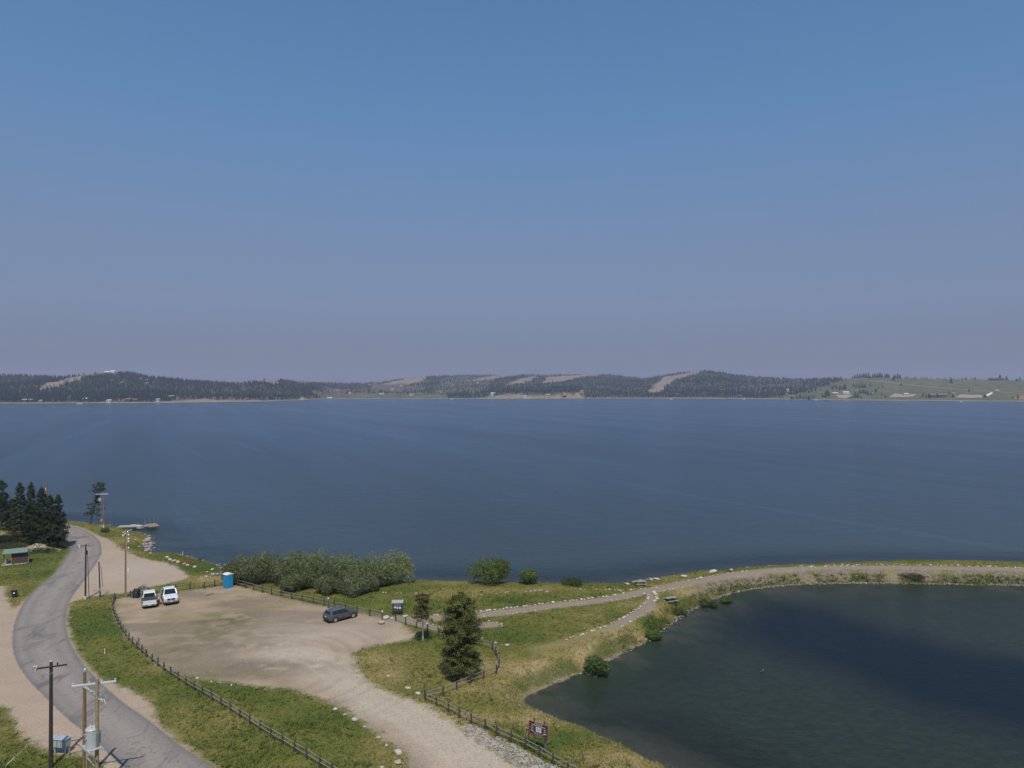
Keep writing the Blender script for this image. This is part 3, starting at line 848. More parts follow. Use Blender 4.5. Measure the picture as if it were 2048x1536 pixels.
P = np.c_[(tp - CX) / F * tY, tY, th - .3]
H = rng.uniform(6, 12.5, len(P)) * np.where(tp > 1690, .75, 1); W = H * rng.uniform(.36, .5, len(P))
tint = np.array([.010, .020, .014]) * rng.uniform(.8, 1.25, len(P))[:, None]
dead = rng.random(len(P)) < (.06 + .16 * ((tp > 350) & (tp < 620)) + .12 * ((tp > 1150) & (tp < 1330)))
tint[dead] = np.array([.095, .09, .085]) * rng.uniform(.6, 1.2, dead.sum())[:, None]; W[dead] *= .45
V_, F_, C_ = cone_trees(P, H, W, tint)
tag(mobj('distant_forest', np_mesh('distant_forest', V_, F_, M_FIR_FAR, False, {'tint': C_})), label='dark conifer forest covering the hills across the lake', cat='forest', kind='stuff')
# ------------------------------------------------------------------ foliage helpers
M_NEEDLE = leaf_mat('pine_needles', (1, 1, 1), .18)
M_LEAF = leaf_mat('broad_leaves', (1, 1, 1), .32)
M_GRASS = leaf_mat('grass_blades', (1, 1, 1), .35)
M_BARK = simple('grey_brown_bark', (.13, .10, .078), .95, noise=.35, scale=6, bump=.5)
M_BARK_PALE = simple('pale_bark', (.27, .235, .20), .95, noise=.3, scale=6, bump=.4)
M_STEM = simple('shrub_stems', (.16, .13, .11), .95, noise=.3, scale=8)

def leaf_cloud(P, size, tint, r, flat=.5, aspect=.55, face=None, jit=.4):
    """one small folded leaf-clump (two triangles, a bent diamond) per point, facing roughly outwards"""
    n_ = len(P)
    nn = r.normal(0, jit, (n_, 3)) + (face if face is not None else np.array([0, 0, .6]))
    nn /= np.linalg.norm(nn, axis=1)[:, None] + 1e-9
    a = r.normal(0, 1, (n_, 3)); a[:, 2] *= flat; a -= (a * nn).sum(1)[:, None] * nn; a /= np.linalg.norm(a, axis=1)[:, None] + 1e-9
    b = np.cross(nn, a)
    s = np.asarray(size)[:, None] if np.ndim(size) else np.full((n_, 1), size)
    c = np.cross(a, b)
    v0 = P - a * s * .5; v2 = P + a * s * .5
    v1 = P + b * s * aspect * .5 + c * s * .12; v3 = P - b * s * aspect * .5 + c * s * .12
    V = np.stack([v0, v1, v2, v3], 1).reshape(-1, 3)
    k = (np.arange(n_) * 4)[:, None]
    F_ = np.concatenate([k + [[0, 1, 2]], k + [[0, 2, 3]]], 1).reshape(-1, 3)
    return V, F_, np.repeat(tint, 4, 0)

def cloud_obj(name, P, size, tint, mat, parent, r, flat=.5, aspect=.55, face=None):
    V, F_, C = leaf_cloud(P, size, tint, r, flat, aspect, face)
    return mobj(name, np_mesh(name, V, F_, mat, False, {'tint': C}), parent)

def conifer(name, label, base, H, R, seed, n_branch=110, per=26, col=(.026, .044, .018), shape=None, trunk_r=.16, lean=(0, 0), crown0=.08,
            leaf=.34, cat='tree', group=None, bark=None, droop=.25, yellow=.0, trunk=True, gaps=0.0):
    r = np.random.default_rng(seed)
    root = empty(name, base, label=label, cat=cat, group=group)
    shape = shape or (lambda t: (1 - t) ** .75)
    L = np.array([lean[0], lean[1], 0])
    tp_ = lambda z: np.array([L[0] * z / H, L[1] * z / H, z])
    if trunk:
        mb = MB(); k = 7
        pts = [tuple(tp_(H * .97 * i / k) + np.array([r.normal(0, .02) * H / 10, r.normal(0, .02) * H / 10, 0])) for i in range(k + 1)]
        pts[0] = (0, 0, -.3)
        mb.path(pts, [trunk_r * (1 - .93 * i / k) for i in range(k + 1)], 7)
        # a few bare limbs
        mb_t = mb
    P = []; S = []; T = []; N_ = []
    hs = crown0 + (1 - crown0) * np.sort(r.random(n_branch)) ** .92
    for i, h in enumerate(hs):
        rad = R * shape((h - crown0) / (1 - crown0)) * r.uniform(.62, 1.12)
        if r.random() < gaps: rad *= r.uniform(.2, .5)
        if rad < .12: rad = .12
        a = i * 2.39996 + r.normal(0, .35)
        d = np.array([math.cos(a), math.sin(a), 0])
        m_ = max(6, int(per * (rad / R) ** .8))
        u = r.random(m_) ** .6 * rad
        # clumps cluster round a few tufts along each branch
        tz = -droop * u * (1 - u / (rad * 1.6)) + .16 * u * (h > .8)
        side = np.array([-d[1], d[0], 0])
        pp = tp_(h * H)[None] + d[None] * u[:, None] + side[None] * (r.normal(0, .17, m_) * (.3 + u * .55))[:, None] + np.array([0, 0, 1])[None] * (tz + r.normal(0, .09 + .02 * rad, m_))[:, None]
        P.append(pp); S.append(r.uniform(.6, 1.25, m_) * leaf)
        N_.append(d[None] * (.25 + .55 * (u / rad))[:, None] + np.array([0, 0, .55]))
        tc = np.array(col) * r.uniform(.65, 1.4) * (1 + np.array([.7, .45, .2]) * yellow * r.random())
        T.append(np.tile(tc, (m_, 1)) * r.uniform(.7, 1.35, m_)[:, None])
        if trunk and rad > R * .35 and i % 2 == 0:
            e_ = tp_(h * H) + d * rad * .8 + np.array([0, 0, -droop * rad * .45])
            mb_t.tube(tuple(tp_(h * H)), tuple(e_), trunk_r * .22, trunk_r * .06, 4, cap=False)
    if trunk: mb.build('trunk', bark or M_BARK, root, smooth=True)
    cloud_obj('crown', np.vstack(P), np.concatenate(S), np.vstack(T), M_NEEDLE, root, r, flat=.45, aspect=.5, face=np.vstack(N_))
    return root

def shrub(name, label, base, lobes, n_leaf, seed, col, leaf=.22, group=None, stems=6, cat='shrub', aspect=.5, pale=0.3, rag=.42):
    """lobes: list of (dx,dy,dz,rx,ry,rz) ellipsoids filled with leaf clumps, denser near their skin"""
    r = np.random.default_rng(seed)
    root = empty(name, base, label=label, cat=cat, group=group)
    vol = np.array([l_[3] * l_[4] + l_[4] * l_[5] for l_ in lobes]); vol = vol / vol.sum()
    P = []; T = []; N_ = []
    for l_, w in zip(lobes, vol):
        n_ = int(n_leaf * w)
        d = r.normal(0, 1, (n_, 3)); d /= np.linalg.norm(d, axis=1)[:, None]
        rad = r.random(n_) ** .22
        lump = 1 + rag * (fbm(d[:, 0] * 2.2 + seed, d[:, 1] * 2.2 + d[:, 2] * 1.7, seed, 3) - .5) * 2
        tuft = 1 + .10 * (vnoise(d[:, 0] * 9, d[:, 1] * 9 + d[:, 2] * 7, seed + 5) - .5) * 2
        q = d * (rad * lump * tuft)[:, None] * np.array(l_[3:6]) + np.array(l_[:3])
        P.append(q); N_.append(d * .85 + np.array([0, 0, .25]))
        cl = np.array(col) * (0.62 + .76 * vnoise(d[:, 0] * 3.1 + 7, d[:, 1] * 3.1 + d[:, 2] * 3, seed + 9))[:, None] * r.uniform(.7, 1.35, n_)[:, None]
        hi = (r.random(n_) < pale)[:, None]
        T.append(np.where(hi, cl * np.array([1.45, 1.35, 1.35]), cl))
    P = np.vstack(P); T = np.vstack(T); N_ = np.vstack(N_)
    k = P[:, 2] > -.1
    P, T, N_ = P[k], T[k], N_[k]
    for i in range(stems):
        mb = MB(); l_ = lobes[i % len(lobes)]
        e = np.array(l_[:3]) + np.array(l_[3:6]) * r.uniform(-.4, .4, 3)
        mb.tube((r.normal(0, .25) + l_[0] * .4, r.normal(0, .25) + l_[1] * .4, -.3), tuple(e), .06, .02, 5)
        mb.build('stem', M_STEM, root)
    cloud_obj('foliage', P, r.uniform(.6, 1.3, len(P)) * leaf, T, M_LEAF, root, r, flat=1.0, aspect=aspect, face=N_)
    return root

# ------------------------------------------------------------------ big pine, lollipop pine, leaning pine, spruces at the left
b_ = gpt(922, 1352)
conifer('pine_tree', 'tall bushy dark green pine inside the bend of the rail fence', b_, 9.2, 2.7, 11, n_branch=320, per=150, col=(.082, .094, .024), trunk_r=.26,
        shape=lambda t: (.92 - .10 * math.sin(t * 8)) * (1 if t < .62 else max(.05, 1 - ((t - .62) / .40) ** 2.2)), crown0=.10, leaf=.21, yellow=.7, droop=-.12, gaps=.28)
b_ = gpt(846, 1284)
conifer('pine_tree', 'small pine with a long bare trunk and a round crown by the path fence', b_, 5.9, 1.6, 12, n_branch=60, per=60, col=(.085, .078, .032), trunk_r=.11,
        shape=lambda t: (.9 - .35 * t if t > .12 else .95), crown0=.52, leaf=.26, bark=M_BARK_PALE, yellow=.4, droop=.35)
b_ = gpt(181, 1047)
conifer('leaning_pine', 'thin half-bare pine leaning right over the lake at the road bend', b_, 9.3, 2.5, 13, n_branch=70, per=44, col=(.052, .060, .032), trunk_r=.15,
        lean=(2.2, .4), shape=lambda t: (1.0 if t < .3 else .75 if t < .42 else .30 if t < .66 else 1.0 - 1.4 * (t - .72) ** 1.0 if t > .72 else .6), crown0=.22, leaf=.36, gaps=.25, droop=.15)
for i, (px, py, top, wd, lb) in enumerate([
        (4, 1052, 964, 36, 'tall dark spruce cut by the left picture edge'),
        (40, 1084, 968, 34, 'slender lighter green spruce, second from the left edge'),
        (63, 1088, 967, 32, 'dark pointed spruce, third from the left edge'),
        (84, 1092, 976, 38, 'broad spruce near the middle of the grove above the rock pile'),
        (24, 1060, 1000, 34, 'low wide spruce filling the gap beside the edge tree'),
        (101, 1094, 992, 36, 'dense spruce behind the last tree before the road'),
        (117, 1095, 991, 34, 'ragged spruce standing nearest the asphalt road'),
        (70, 1080, 1010, 44, 'shorter dark spruce tucked inside the grove')]):
    b_ = gpt(px, py)
    H_ = (py - top) / F * b_.y * 1.02
    conifer('spruce_tree', lb, b_, H_, wd / F * b_.y * .78, 30 + i, n_branch=160, per=95, col=(.026, .042, .017) if i != 1 else (.040, .058, .024), trunk_r=.17,
            shape=lambda t: (1 - t) ** .62 * (.88 + .12 * math.sin(t * 23)) + .03, crown0=.06, leaf=.29, group='spruces in the grove left of the road', yellow=.25, droop=.1)

# ------------------------------------------------------------------ willow thicket on the lake shore (each clump about 3-5 m across)
WIL = (.172, .200, .092)
def wlobe(r, k, rx, rz, sp):
    out = [(0, 0, rz * .62, rx * .8, rx * .7, rz * .55)]
    for _ in range(k):
        out.append((r.uniform(-1, 1) * sp, r.uniform(-.7, .7) * sp, rz * r.uniform(.35, .68), rx * r.uniform(.42, .62), rx * r.uniform(.42, .6), rz * r.uniform(.30, .44)))
    return out
for i, (px, py, rx, rz, lb) in enumerate([
        (482, 1164, 2.3, 3.9, 'dark round willow at the left end of the thicket, behind the portable toilet'),
        (532, 1165, 3.0, 4.6, 'grey-green willow with a bare twiggy flank, second in the thicket'),
        (585, 1168, 3.1, 4.9, 'tall willow in the left half of the thicket'),
        (640, 1170, 3.2, 5.0, 'highest willow at the middle of the thicket'),
        (694, 1172, 3.0, 4.8, 'broad willow right of the thicket middle'),
        (740, 1172, 2.8, 4.5, 'willow before the pale one at the lake end of the thicket'),
        (785, 1167, 2.9, 4.7, 'pale silvery willow at the right end of the thicket, against the lake'),
        (590, 1182, 1.9, 2.5, 'low willow bush at the foot of the thicket above the rail fence'),
        (655, 1187, 2.1, 2.6, 'low bluish willow bush in front of the thicket'),
        (700, 1189, 2.2, 3.0, 'feathery willow bush standing farthest forward on the grass'),
        (738, 1183, 1.8, 2.6, 'small willow bush below the right end of the thicket')]):
    r_ = np.random.default_rng(60 + i)
    b_ = gpt(px, py)
    c_ = np.array(WIL) * ((.8, .95, .95, 1.0, .95, 1.0, 1.3, .8, .82, .95, .9)[i])
    shrub('willow_shrub', lb, b_, wlobe(r_, 9, rx, rz, rx * .85), 16000 if i < 7 else 9000, 70 + i, c_, leaf=.24, group='willows of the lakeside thicket', aspect=.38, pale=.2, rag=.3)
# green round bushes and low ones
for i, (px, py, rx, rz, n_, c_, lb) in enumerate([
        (979, 1166, 3.3, 3.9, 13000, (.125, .165, .045), 'large round green bush at the lake edge above the big pine'),
        (1055, 1167, 1.5, 2.1, 4800, (.12, .17, .046), 'smaller round green bush right of the large one'),
        (1142, 1170, 1.9, .9, 2600, (.055, .092, .022), 'low flat green bush at the water line'),
        (1308, 1277, 1.15, 1.2, 3800, (.085, .15, .032), 'bright green bush overhanging the pond, middle of the bank'),
        (1186, 1340, 1.6, 1.9, 5200, (.075, .115, .032), 'dark green bush leaning over the pond with a brushy foot'),
        (1452, 1186, 1.1, 1.0, 2600, (.08, .13, .032), 'green bush at the near end of the gravel bank'),
        (1412, 1200, 1.4, .9, 2400, (.07, .105, .03), 'dark bush on the pond bank below the picnic table'),
        (1358, 1226, 1.0, .8, 1800, (.07, .105, .03), 'small dark bush at the pond edge left of the table'),
        (1822, 1146, 2.2, .9, 2600, (.062, .078, .036), 'grey-green bush on the far gravel bank'),
        (212, 1064, 1.1, .9, 1300, (.075, .095, .055), 'grey-green bush at the foot of the lakeside utility pole'),
        (8, 1090, 2.4, 1.8, 4200, (.030, .045, .018), 'dark bush at the left picture edge above the shed'),
        (22, 1096, 2.5, 1.1, 2600, (.070, .085, .045), 'grey-green low bush behind the shed roof'),
        (84, 1104, 2.0, .8, 1800, (.060, .080, .035), 'low grey-green bush along the rock pile')]):
    r_ = np.random.default_rng(100 + i)
    shrub('green_shrub', lb, gpt(px, py), wlobe(r_, 7, rx, rz, rx * .75), n_, 110 + i, c_, leaf=.22 if rz > 1.5 else .17, group=None, stems=5)

# ------------------------------------------------------------------ grass: tufts over all open grass in view (stuff)
def scatter_grass(n_, region, hmin, hmax, seed, wid=.05, name='grass', label='short grass and weeds over the open ground', lush=None):
    r = np.random.default_rng(seed)
    x0, x1, y0, y1 = region
    x = r.uniform(x0, x1, n_); y = y0 + (y1 - y0) * r.random(n_) ** 1.5
    k = np.abs(x) < y * .80 + 3
    x, y = x[k], y[k]
    dl, dp = shore_d(x, y)
    k = (dl > .5) & (dp > .15)
    k &= sdist(x, y, road_poly) < -.5
    for p in gravel_polys:
        sd_ = sdist(x, y, p)
        k &= (sd_ < -.3 + 1.8 * (fbm(x * .8, y * .8, 2, 3) - .5))
    k &= seg_dist(x, y, path_main) > 1.5
    k &= seg_dist(x, y, path_side) > 1.0
    k &= (seg_dist(x, y, path_loop) > .9) & (np.hypot(x - pad_c[0], (y - pad_c[1]) * 1.2) > 1.5)
    k &= ~inside(x, y, rip_poly)
    bank = sstep(24, 34, x) * sstep(.8, 1.6, dp) * sstep(5.5, 4, dp) * sstep(108, 113, y)
    k &= r.random(len(x)) > bank * (.85 if lush is None else .25)
    if lush is not None: k &= lush(x, y, dl, dp, r)
    x, y, dl, dp = x[k], y[k], dl[k], dp[k]
    dry = np.clip(dryness(x, y) + r.normal(0, .13, len(x)), 0, 1)
    z = height_from(x, y, dl, dp)
    c = grass_col(dry) * r.uniform(1.05, 1.65, len(x))[:, None]
    if lush is not None: c = c * .5 + np.array([.075, .115, .026]) * .7
    h = r.uniform(hmin, hmax, len(x)) * (.7 + .7 * fbm(x * .3, y * .3, 4, 2))
    B = 4
    Vs = []; Cs = []
    for b in range(B):
        a = r.uniform(0, 6.28, len(x)); off = r.normal(0, .07, (len(x), 2)); le = r.uniform(.5, 1.5, len(x)) * h
        bx, by = x + off[:, 0], y + off[:, 1]; w_ = wid * r.uniform(.6, 1.5, len(x))
        Vs.append(np.stack([np.c_[bx - np.sin(a) * w_, by + np.cos(a) * w_, z - .03], np.c_[bx + np.sin(a) * w_, by - np.cos(a) * w_, z - .03],
                            np.c_[bx + np.cos(a) * le, by + np.sin(a) * le, z + h * r.uniform(.6, 1.1, len(x))]], 1))
        Cs.append(np.repeat((c * r.uniform(.8, 1.25, len(x))[:, None])[:, None, :], 3, 1))
    V = np.concatenate(Vs).reshape(-1, 3); C = np.concatenate(Cs).reshape(-1, 3)
    me = np_mesh(name, V, np.arange(len(V)).reshape(-1, 3), M_GRASS, False, {'tint': C})
    tag(mobj(name, me), label=label, cat='grass', kind='stuff')
scatter_grass(330000, (-118, 108, 52, 166), .08, .24, 201, wid=.035)
scatter_grass(90000, (14, 100, 58, 132), .3, .65, 202, wid=.05, name='reeds', label='lush green reeds and weeds along the pond edge',
              lush=lambda x, y, dl, dp, r: (dp > .1) & (dp < 1.9) & (fbm(x * .35, y * .35, 51, 2) > np.where(x > 28, .28, .38)))
scatter_grass(26000, (-50, 60, 56, 120), .2, .45, 203, wid=.05, name='tall_weeds', label='clumps of taller green weeds in the meadow',
              lush=lambda x, y, dl, dp, r: (fbm(x * .22, y * .3, 57, 3) > .60))

# ------------------------------------------------------------------ rocks
M_ROCK = simple('pale_granite', (.46, .43, .38), .9, noise=.25, scale=3, bump=.5)
M_ROCK_TAN = simple('tan_sandstone', (.42, .33, .23), .9, noise=.25, scale=3, bump=.5)
M_ROCK_GREY = simple('grey_rock', (.26, .24, .225), .92, noise=.35, scale=3, bump=.5)
M_ROCK_PINK = simple('pinkish_gravel_rock', (.34, .275, .24), .92, noise=.35, scale=3, bump=.5)
def rock_arrays(seed, sub=2):
    bm = bmesh.new(); bmesh.ops.create_icosphere(bm, subdivisions=sub, radius=1)
    r = np.random.default_rng(seed)
    V = np.array([v.co[:] for v in bm.verts]); Fc = np.array([[v.index for v in f.verts] for f in bm.faces]); bm.free()
    for _ in range(7):
        n_ = r.normal(0, 1, 3); n_ /= np.linalg.norm(n_); d = r.uniform(.55, .85)
        s = V @ n_; k = s > d
        V[k] -= np.outer(s[k] - d, n_)
    V *= 1 + r.normal(0, .025, (len(V), 1))
    V[:, 2] *= .72
    return V, Fc
ROCKS = [rock_arrays(s) for s in range(6)]; ROCKS_LO = [rock_arrays(s + 20, 1) for s in range(6)]
ROCK_ME = {}
def rock_mesh(i, mat, lo=False):
    key = (i, mat.name, lo)
    if key not in ROCK_ME:
        V, Fc = (ROCKS_LO if lo else ROCKS)[i]
        ROCK_ME[key] = np_mesh('rock', V, Fc, mat, False)
    return ROCK_ME[key]
def boulder(px, py, w, label, mat=None, h=.8, group=None, name='boulder', asp=.85):
    p = gpt(px, py)
    o = bpy.data.objects.new(name, rock_mesh(random.randrange(6), mat or M_ROCK)); link(o)
    o.location = (p.x, p.y, p.z + w * h * .22); o.scale = (w * .55, w * .5 * asp, w * .5 * h * 1.2)
    o.rotation_euler = (random.uniform(-.2, .2), random.uniform(-.2, .2), random.uniform(0, 6))
    return tag(o, label, 'boulder', group)
for a in [
        (773, 1237, 1.0, 'large pale round boulder at the left side of the path entrance', M_ROCK),
        (784, 1237, .62, 'small pale boulder touching the path entrance, right of the large one', M_ROCK),
        (763, 1247, .95, 'pointed tan boulder alone on the gravel before the path entrance', M_ROCK_TAN),
        (817, 1377, .68, 'pale boulder in the grass between driveway and big pine, left of a pair', M_ROCK),
        (836, 1388, .6, 'whiter boulder nearest the corner of the rail fence', M_ROCK),
        (777, 1353, .55, 'tan stone half sunk in the weeds right of the driveway mouth', M_ROCK_TAN),
        (671, 1419, .5, 'flat pale boulder, first in the row along the left driveway edge', M_ROCK),
        (691, 1429, .42, 'small tan boulder, second in the row along the left driveway edge', M_ROCK_TAN),
        (712, 1440, .75, 'larger pale boulder, third in the row along the left driveway edge', M_ROCK),
        (730, 1453, .35, 'little stone just below the third driveway boulder', M_ROCK),
        (759, 1475, .55, 'flat tan stone in the grass at the driveway edge', M_ROCK_TAN),
        (774, 1490, .35, 'small white stone above the two big white boulders', M_ROCK),
        (797, 1506, .78, 'upper one of two big white boulders beside the driveway', M_ROCK),
        (797, 1526, .74, 'lower one of two big white boulders beside the driveway', M_ROCK_TAN),
        (806, 1526, .28, 'small stone touching the lower white boulder', M_ROCK),
        (765, 1534, .4, 'stone in the grass at the bottom edge near the white boulders', M_ROCK),
        (396, 1357, .5, 'pale stone at the near left rim of the gravel lot', M_ROCK),
        (424, 1364, .36, 'smaller pale stone along the near rim of the gravel lot', M_ROCK),
        (443, 1365, .32, 'third small stone along the near rim of the gravel lot', M_ROCK),
        (464, 1371, .4, 'stone at the grass edge, near rim of the gravel lot', M_ROCK),
        (335, 1116, .9, 'white boulder where the pull-out meets the lake shore', M_ROCK),
        (341, 1120, .8, 'white boulder just below its neighbour at the pull-out corner', M_ROCK),
        (349, 1123, .9, 'tan boulder left of the red barrier', M_ROCK_TAN),
        (357, 1125, 1.0, 'broad tan boulder touching the red barrier', M_ROCK_TAN),
        (369, 1128, .6, 'upright tan stone below the red barrier', M_ROCK_TAN),
        (376, 1132, .8, 'pale boulder on the grass below the red barrier', M_ROCK),
        (390, 1135, .85, 'long flat pale stone in the grass right of the pale boulder', M_ROCK),
        (425, 1140, .7, 'pale stone on the grass towards the lake corner', M_ROCK),
        (415, 1145, .5, 'small tan stone above the pair of grey boulders', M_ROCK_TAN),
        (427, 1150, 1.1, 'left one of two rounded grey boulders near the portable toilet', M_ROCK_GREY),
        (436, 1150, 1.0, 'right one of two rounded grey boulders near the portable toilet', M_ROCK_GREY),
        (446, 1144, .8, 'white boulder between the grey pair and the willow', M_ROCK),
        (443, 1148, .5, 'small white stone under the white boulder by the willow', M_ROCK),
        (455, 1149, 1.2, 'grey boulder behind the portable toilet roof', M_ROCK_GREY),
        (413, 1154, .6, 'white stone lying on the straw left of the toilet', M_ROCK),
        (442, 1136, .6, 'tan stone at the waterline near the willow', M_ROCK_TAN),
        (272, 1078, .5, 'flat white stone in the grass below the dock', M_ROCK),
        (279, 1093, .5, 'white stone in the grass beside the shore rocks', M_ROCK),
        (467, 1172, .35, 'white stone at the foot of the portable toilet', M_ROCK),
        (1401, 1157, .85, 'white boulder on the grass of the spit beside the path', M_ROCK),
        (1462, 1142, .9, 'pale slab at the lake edge of the spit', M_ROCK),
        (840, 1238, .6, 'pale stone at the fork of the path behind the small pine', M_ROCK),
        (1015, 1291, .6, 'white stone in the meadow right of the big pine', M_ROCK),
        (967, 1224, .55, 'grey stone in the path border just right of the big pine', M_ROCK_GREY),
        (1094, 1184, .5, 'lone pale pair of stones under the upper stone line', M_ROCK)]:
    boulder(*a)

def rocks_stuff(name, label, pts, sizes, mats, seed, cat='rocks', parent=None):
    """many small rocks joined as one mass"""
    r = np.random.default_rng(seed)
    Vs, Fs, o = [], [], 0
    for p, s in zip(pts, sizes):
        V, Fc = ROCKS_LO[r.integers(6)]
        a = r.uniform(0, 6.28); c, sn = math.cos(a), math.sin(a)
        v = V * s * .5 * np.array([r.uniform(.8, 1.3), r.uniform(.7, 1.1), r.uniform(.7, 1.1)])
        v = np.c_[v[:, 0] * c - v[:, 1] * sn, v[:, 0] * sn + v[:, 1] * c, v[:, 2]] + np.array(p)
        Vs.append(v); Fs.append(Fc + o); o += len(v)
    return tag(mobj(name, np_mesh(name, np.vstack(Vs), np.vstack(Fs), mats), parent), label, cat, kind='stuff')

def line_pts(px_line, step, jit, seed, z=0, refine=True):
    r = np.random.default_rng(seed)
    L = smooth_line(GP(px_line), 6)
    s = np.r_[0, np.cumsum(np.hypot(*np.diff(L, axis=0).T))]
    n_ = max(2, int(s[-1] / step))
    t = (np.arange(n_) + r.uniform(-.35, .35, n_)) * s[-1] / n_
    x = np.interp(t, s, L[:, 0]) + r.normal(0, jit, n_); y = np.interp(t, s, L[:, 1]) + r.normal(0, jit, n_)
    return x, y, ground_h(x, y)

# stone borders of the paths: a border is a thing, each stone a part
M_STONE_W = simple('white_path_stone', (.50, .465, .39), .9, noise=.2, scale=4)
def border(px_line, step, size, label, seed, miss=0.0):
    x, y, z = line_pts(px_line, step, .06, seed)
    r = np.random.default_rng(seed)
    root = empty('stone_border', (x[0], y[0], z[0]), label=label, cat='stone border', group='rows of white stones edging the paths')
    c = 0
    for i in range(len(x)):
        if r.random() < miss or c >= 295: continue
        c += 1
        o = bpy.data.objects.new('stone', rock_mesh(int(r.integers(6)), (M_STONE_W, M_ROCK, M_STONE_W, M_ROCK_TAN)[int(r.integers(4))], True))
        link(o, root)
        s = size * r.uniform(.45, 1.25)
        o.location = (x[i] - x[0], y[i] - y[0], z[i] - z[0] + s * .16)
        o.scale = (s * .62, s * .5, s * .5); o.rotation_euler = (0, 0, r.uniform(0, 6))
for a in [
        ([(797, 1233), (850, 1231), (905, 1227), (965, 1222), (1010, 1217), (1060, 1211), (1112, 1204.5), (1179, 1197), (1240, 1188), (1246, 1184), (1236, 1182)], .62, .52, 'unbroken row of white stones along the lake side of the main path', 1),
        ([(905, 1238), (960, 1233), (1010, 1228), (1060, 1222), (1097, 1216), (1170, 1205), (1229, 1199), (1284, 1191.5)], .85, .34, 'thin sunken row of stones along the near side of the main path', 2, .15),
        ([(1288, 1188), (1294, 1189), (1296, 1195), (1289, 1206), (1270, 1221), (1229, 1244), (1194, 1259), (1144, 1276), (1123, 1284)], .8, .45, 'curved row of stones along the left of the side path', 3),
        ([(1306, 1185), (1312, 1192), (1313, 1198), (1305, 1206)], .5, .6, 'short heap-like row of white stones at the fork of the paths', 4),
        ([(1293, 1224), (1275, 1235), (1258, 1244), (1237, 1256)], .75, .42, 'short row of stones along the right of the side path', 5, .1),
        ([(1150, 1178), (1200, 1179), (1240, 1180), (1270, 1179.5), (1300, 1177), (1323, 1175)], .75, .42, 'row of stones over the main path below the far picnic table', 6, .12),
        ([(1333, 1171), (1339, 1167), (1360, 1164), (1400, 1157), (1440, 1150), (1500, 1141)], 1.0, .40, 'row of stones between the main path and the lake on the spit', 7, .2),
        ([(1317, 1184), (1338, 1179), (1360, 1175), (1400, 1168)], .7, .40, 'row of stones on the pond side of the main path above the near table', 8, .1),
        ([(1009, 1185.5), (1053, 1184), (1094, 1179.5)], .75, .40, 'upper row of white stones under the round green bushes', 9, .08),
        ([(762, 1185), (800, 1187), (848, 1188), (890, 1190), (935, 1191), (1005, 1187)], 1.2, .32, 'faint row of small stones in the meadow below the willows', 10, .25),
        ([(978, 1241), (994, 1244), (1003, 1249), (1004, 1254)], .55, .34, 'small curved row of stones round the gravel pad', 11),
        ([(845, 1245), (862, 1248), (883, 1252), (895, 1256)], .55, .42, 'row of white stones between the rail fence and the small pine', 12),
        ([(960, 1275), (975, 1282), (990, 1286), (1012, 1292), (1030, 1299)], 1.0, .36, 'scattered stones in the grass at the fence corner', 13, .2),
        ([(1010, 1385), (1040, 1412), (1100, 1440), (1130, 1462), (1150, 1475)], 1.3, .22, 'straggling line of small white stones down the bank by the brown sign', 14, .3)]:
    border(*a)

# riprap crest, pond-edge rocks, shore rocks, gravel strip: uncountable small rock
r_ = np.random.default_rng(300)
P_, S_ = [], []
for lne, step, sz, jit in [([(1600, 1133.5), (1727, 1129), (1830, 1129.6), (1921, 1131.5), (2048, 1136.5), (2300, 1144)],   .34, .36, .45), ([(1850, 1140), (1950, 1143), (2048, 1146), (2300, 1155)], .6, .26, .35)]:
    x, y, z = line_pts(lne, step, jit, 301)
    for a, b, c in zip(x, y, z): P_.append((a, b, c + .05)); S_.append(r_.uniform(.5, 1.4) * sz)
rocks_stuff('riprap', 'white broken rock laid along the crest of the spit', P_, S_, M_STONE_W, 302)
P_, S_ = [], []
L_ = _resample(pond_line, 900)
for q in L_:
    if not (5 < q[0] < 110) or (q[1] < 75.5): continue
    for _ in range(2):
        if r_.random() < (.75 if q[0] > 30 else .5):
            p = q + r_.normal(0, .22, 2)
            P_.append((p[0], p[1], POND_Z + r_.uniform(-.02, .12))); S_.append(r_.uniform(.12, .34))
rocks_stuff('pond_edge_rocks', 'small tan rocks along the waterline of the pond', P_, S_, M_ROCK_PINK, 303)
P_, S_ = [], []
for k_ in range(1500):
    px = r_.uniform(1440, 2200); py = I(px, [(1440, 1168), (1500, 1160), (1620, 1152), (1750, 1150), (1900, 1152), (2048, 1155), (2200, 1160)]) + r_.normal(0, 5)
    x, y = G(px, py, -.6)
    P_.append((x, y)); S_.append(r_.uniform(.12, .38))
P_ = np.array(P_); zz = ground_h(P_[:, 0], P_[:, 1]); k = zz > POND_Z + .05
rocks_stuff('bank_rocks', 'pinkish loose rock on the slope above the pond', np.c_[P_, zz][k], np.array(S_)[k], M_ROCK_PINK, 304)
P_, S_ = [], []
L_ = _resample(lake_line, 1500)
for q in L_:
    if not (-125 < q[0] < 108): continue
    jagged = (-80 < q[0] < -74 and 139 < q[1] < 152)
    if jagged:
        for _ in range(3): 
            p = q + r_.normal(0, .5, 2); P_.append((p[0], p[1], LAKE_Z + r_.uniform(-.1, .15))); S_.append(r_.uniform(.25, .9))
    elif r_.random() < (.75 if q[0] > 15 else .5):
        p = q + r_.normal(0, .35, 2); P_.append((p[0], p[1], LAKE_Z + r_.uniform(-.05, .1))); S_.append(r_.uniform(.15, .5 if q[0] < 15 else .75))
rocks_stuff('shore_rocks', 'grey and tan rocks along the lake waterline', P_, S_, M_ROCK_PINK, 305)
P_ = []
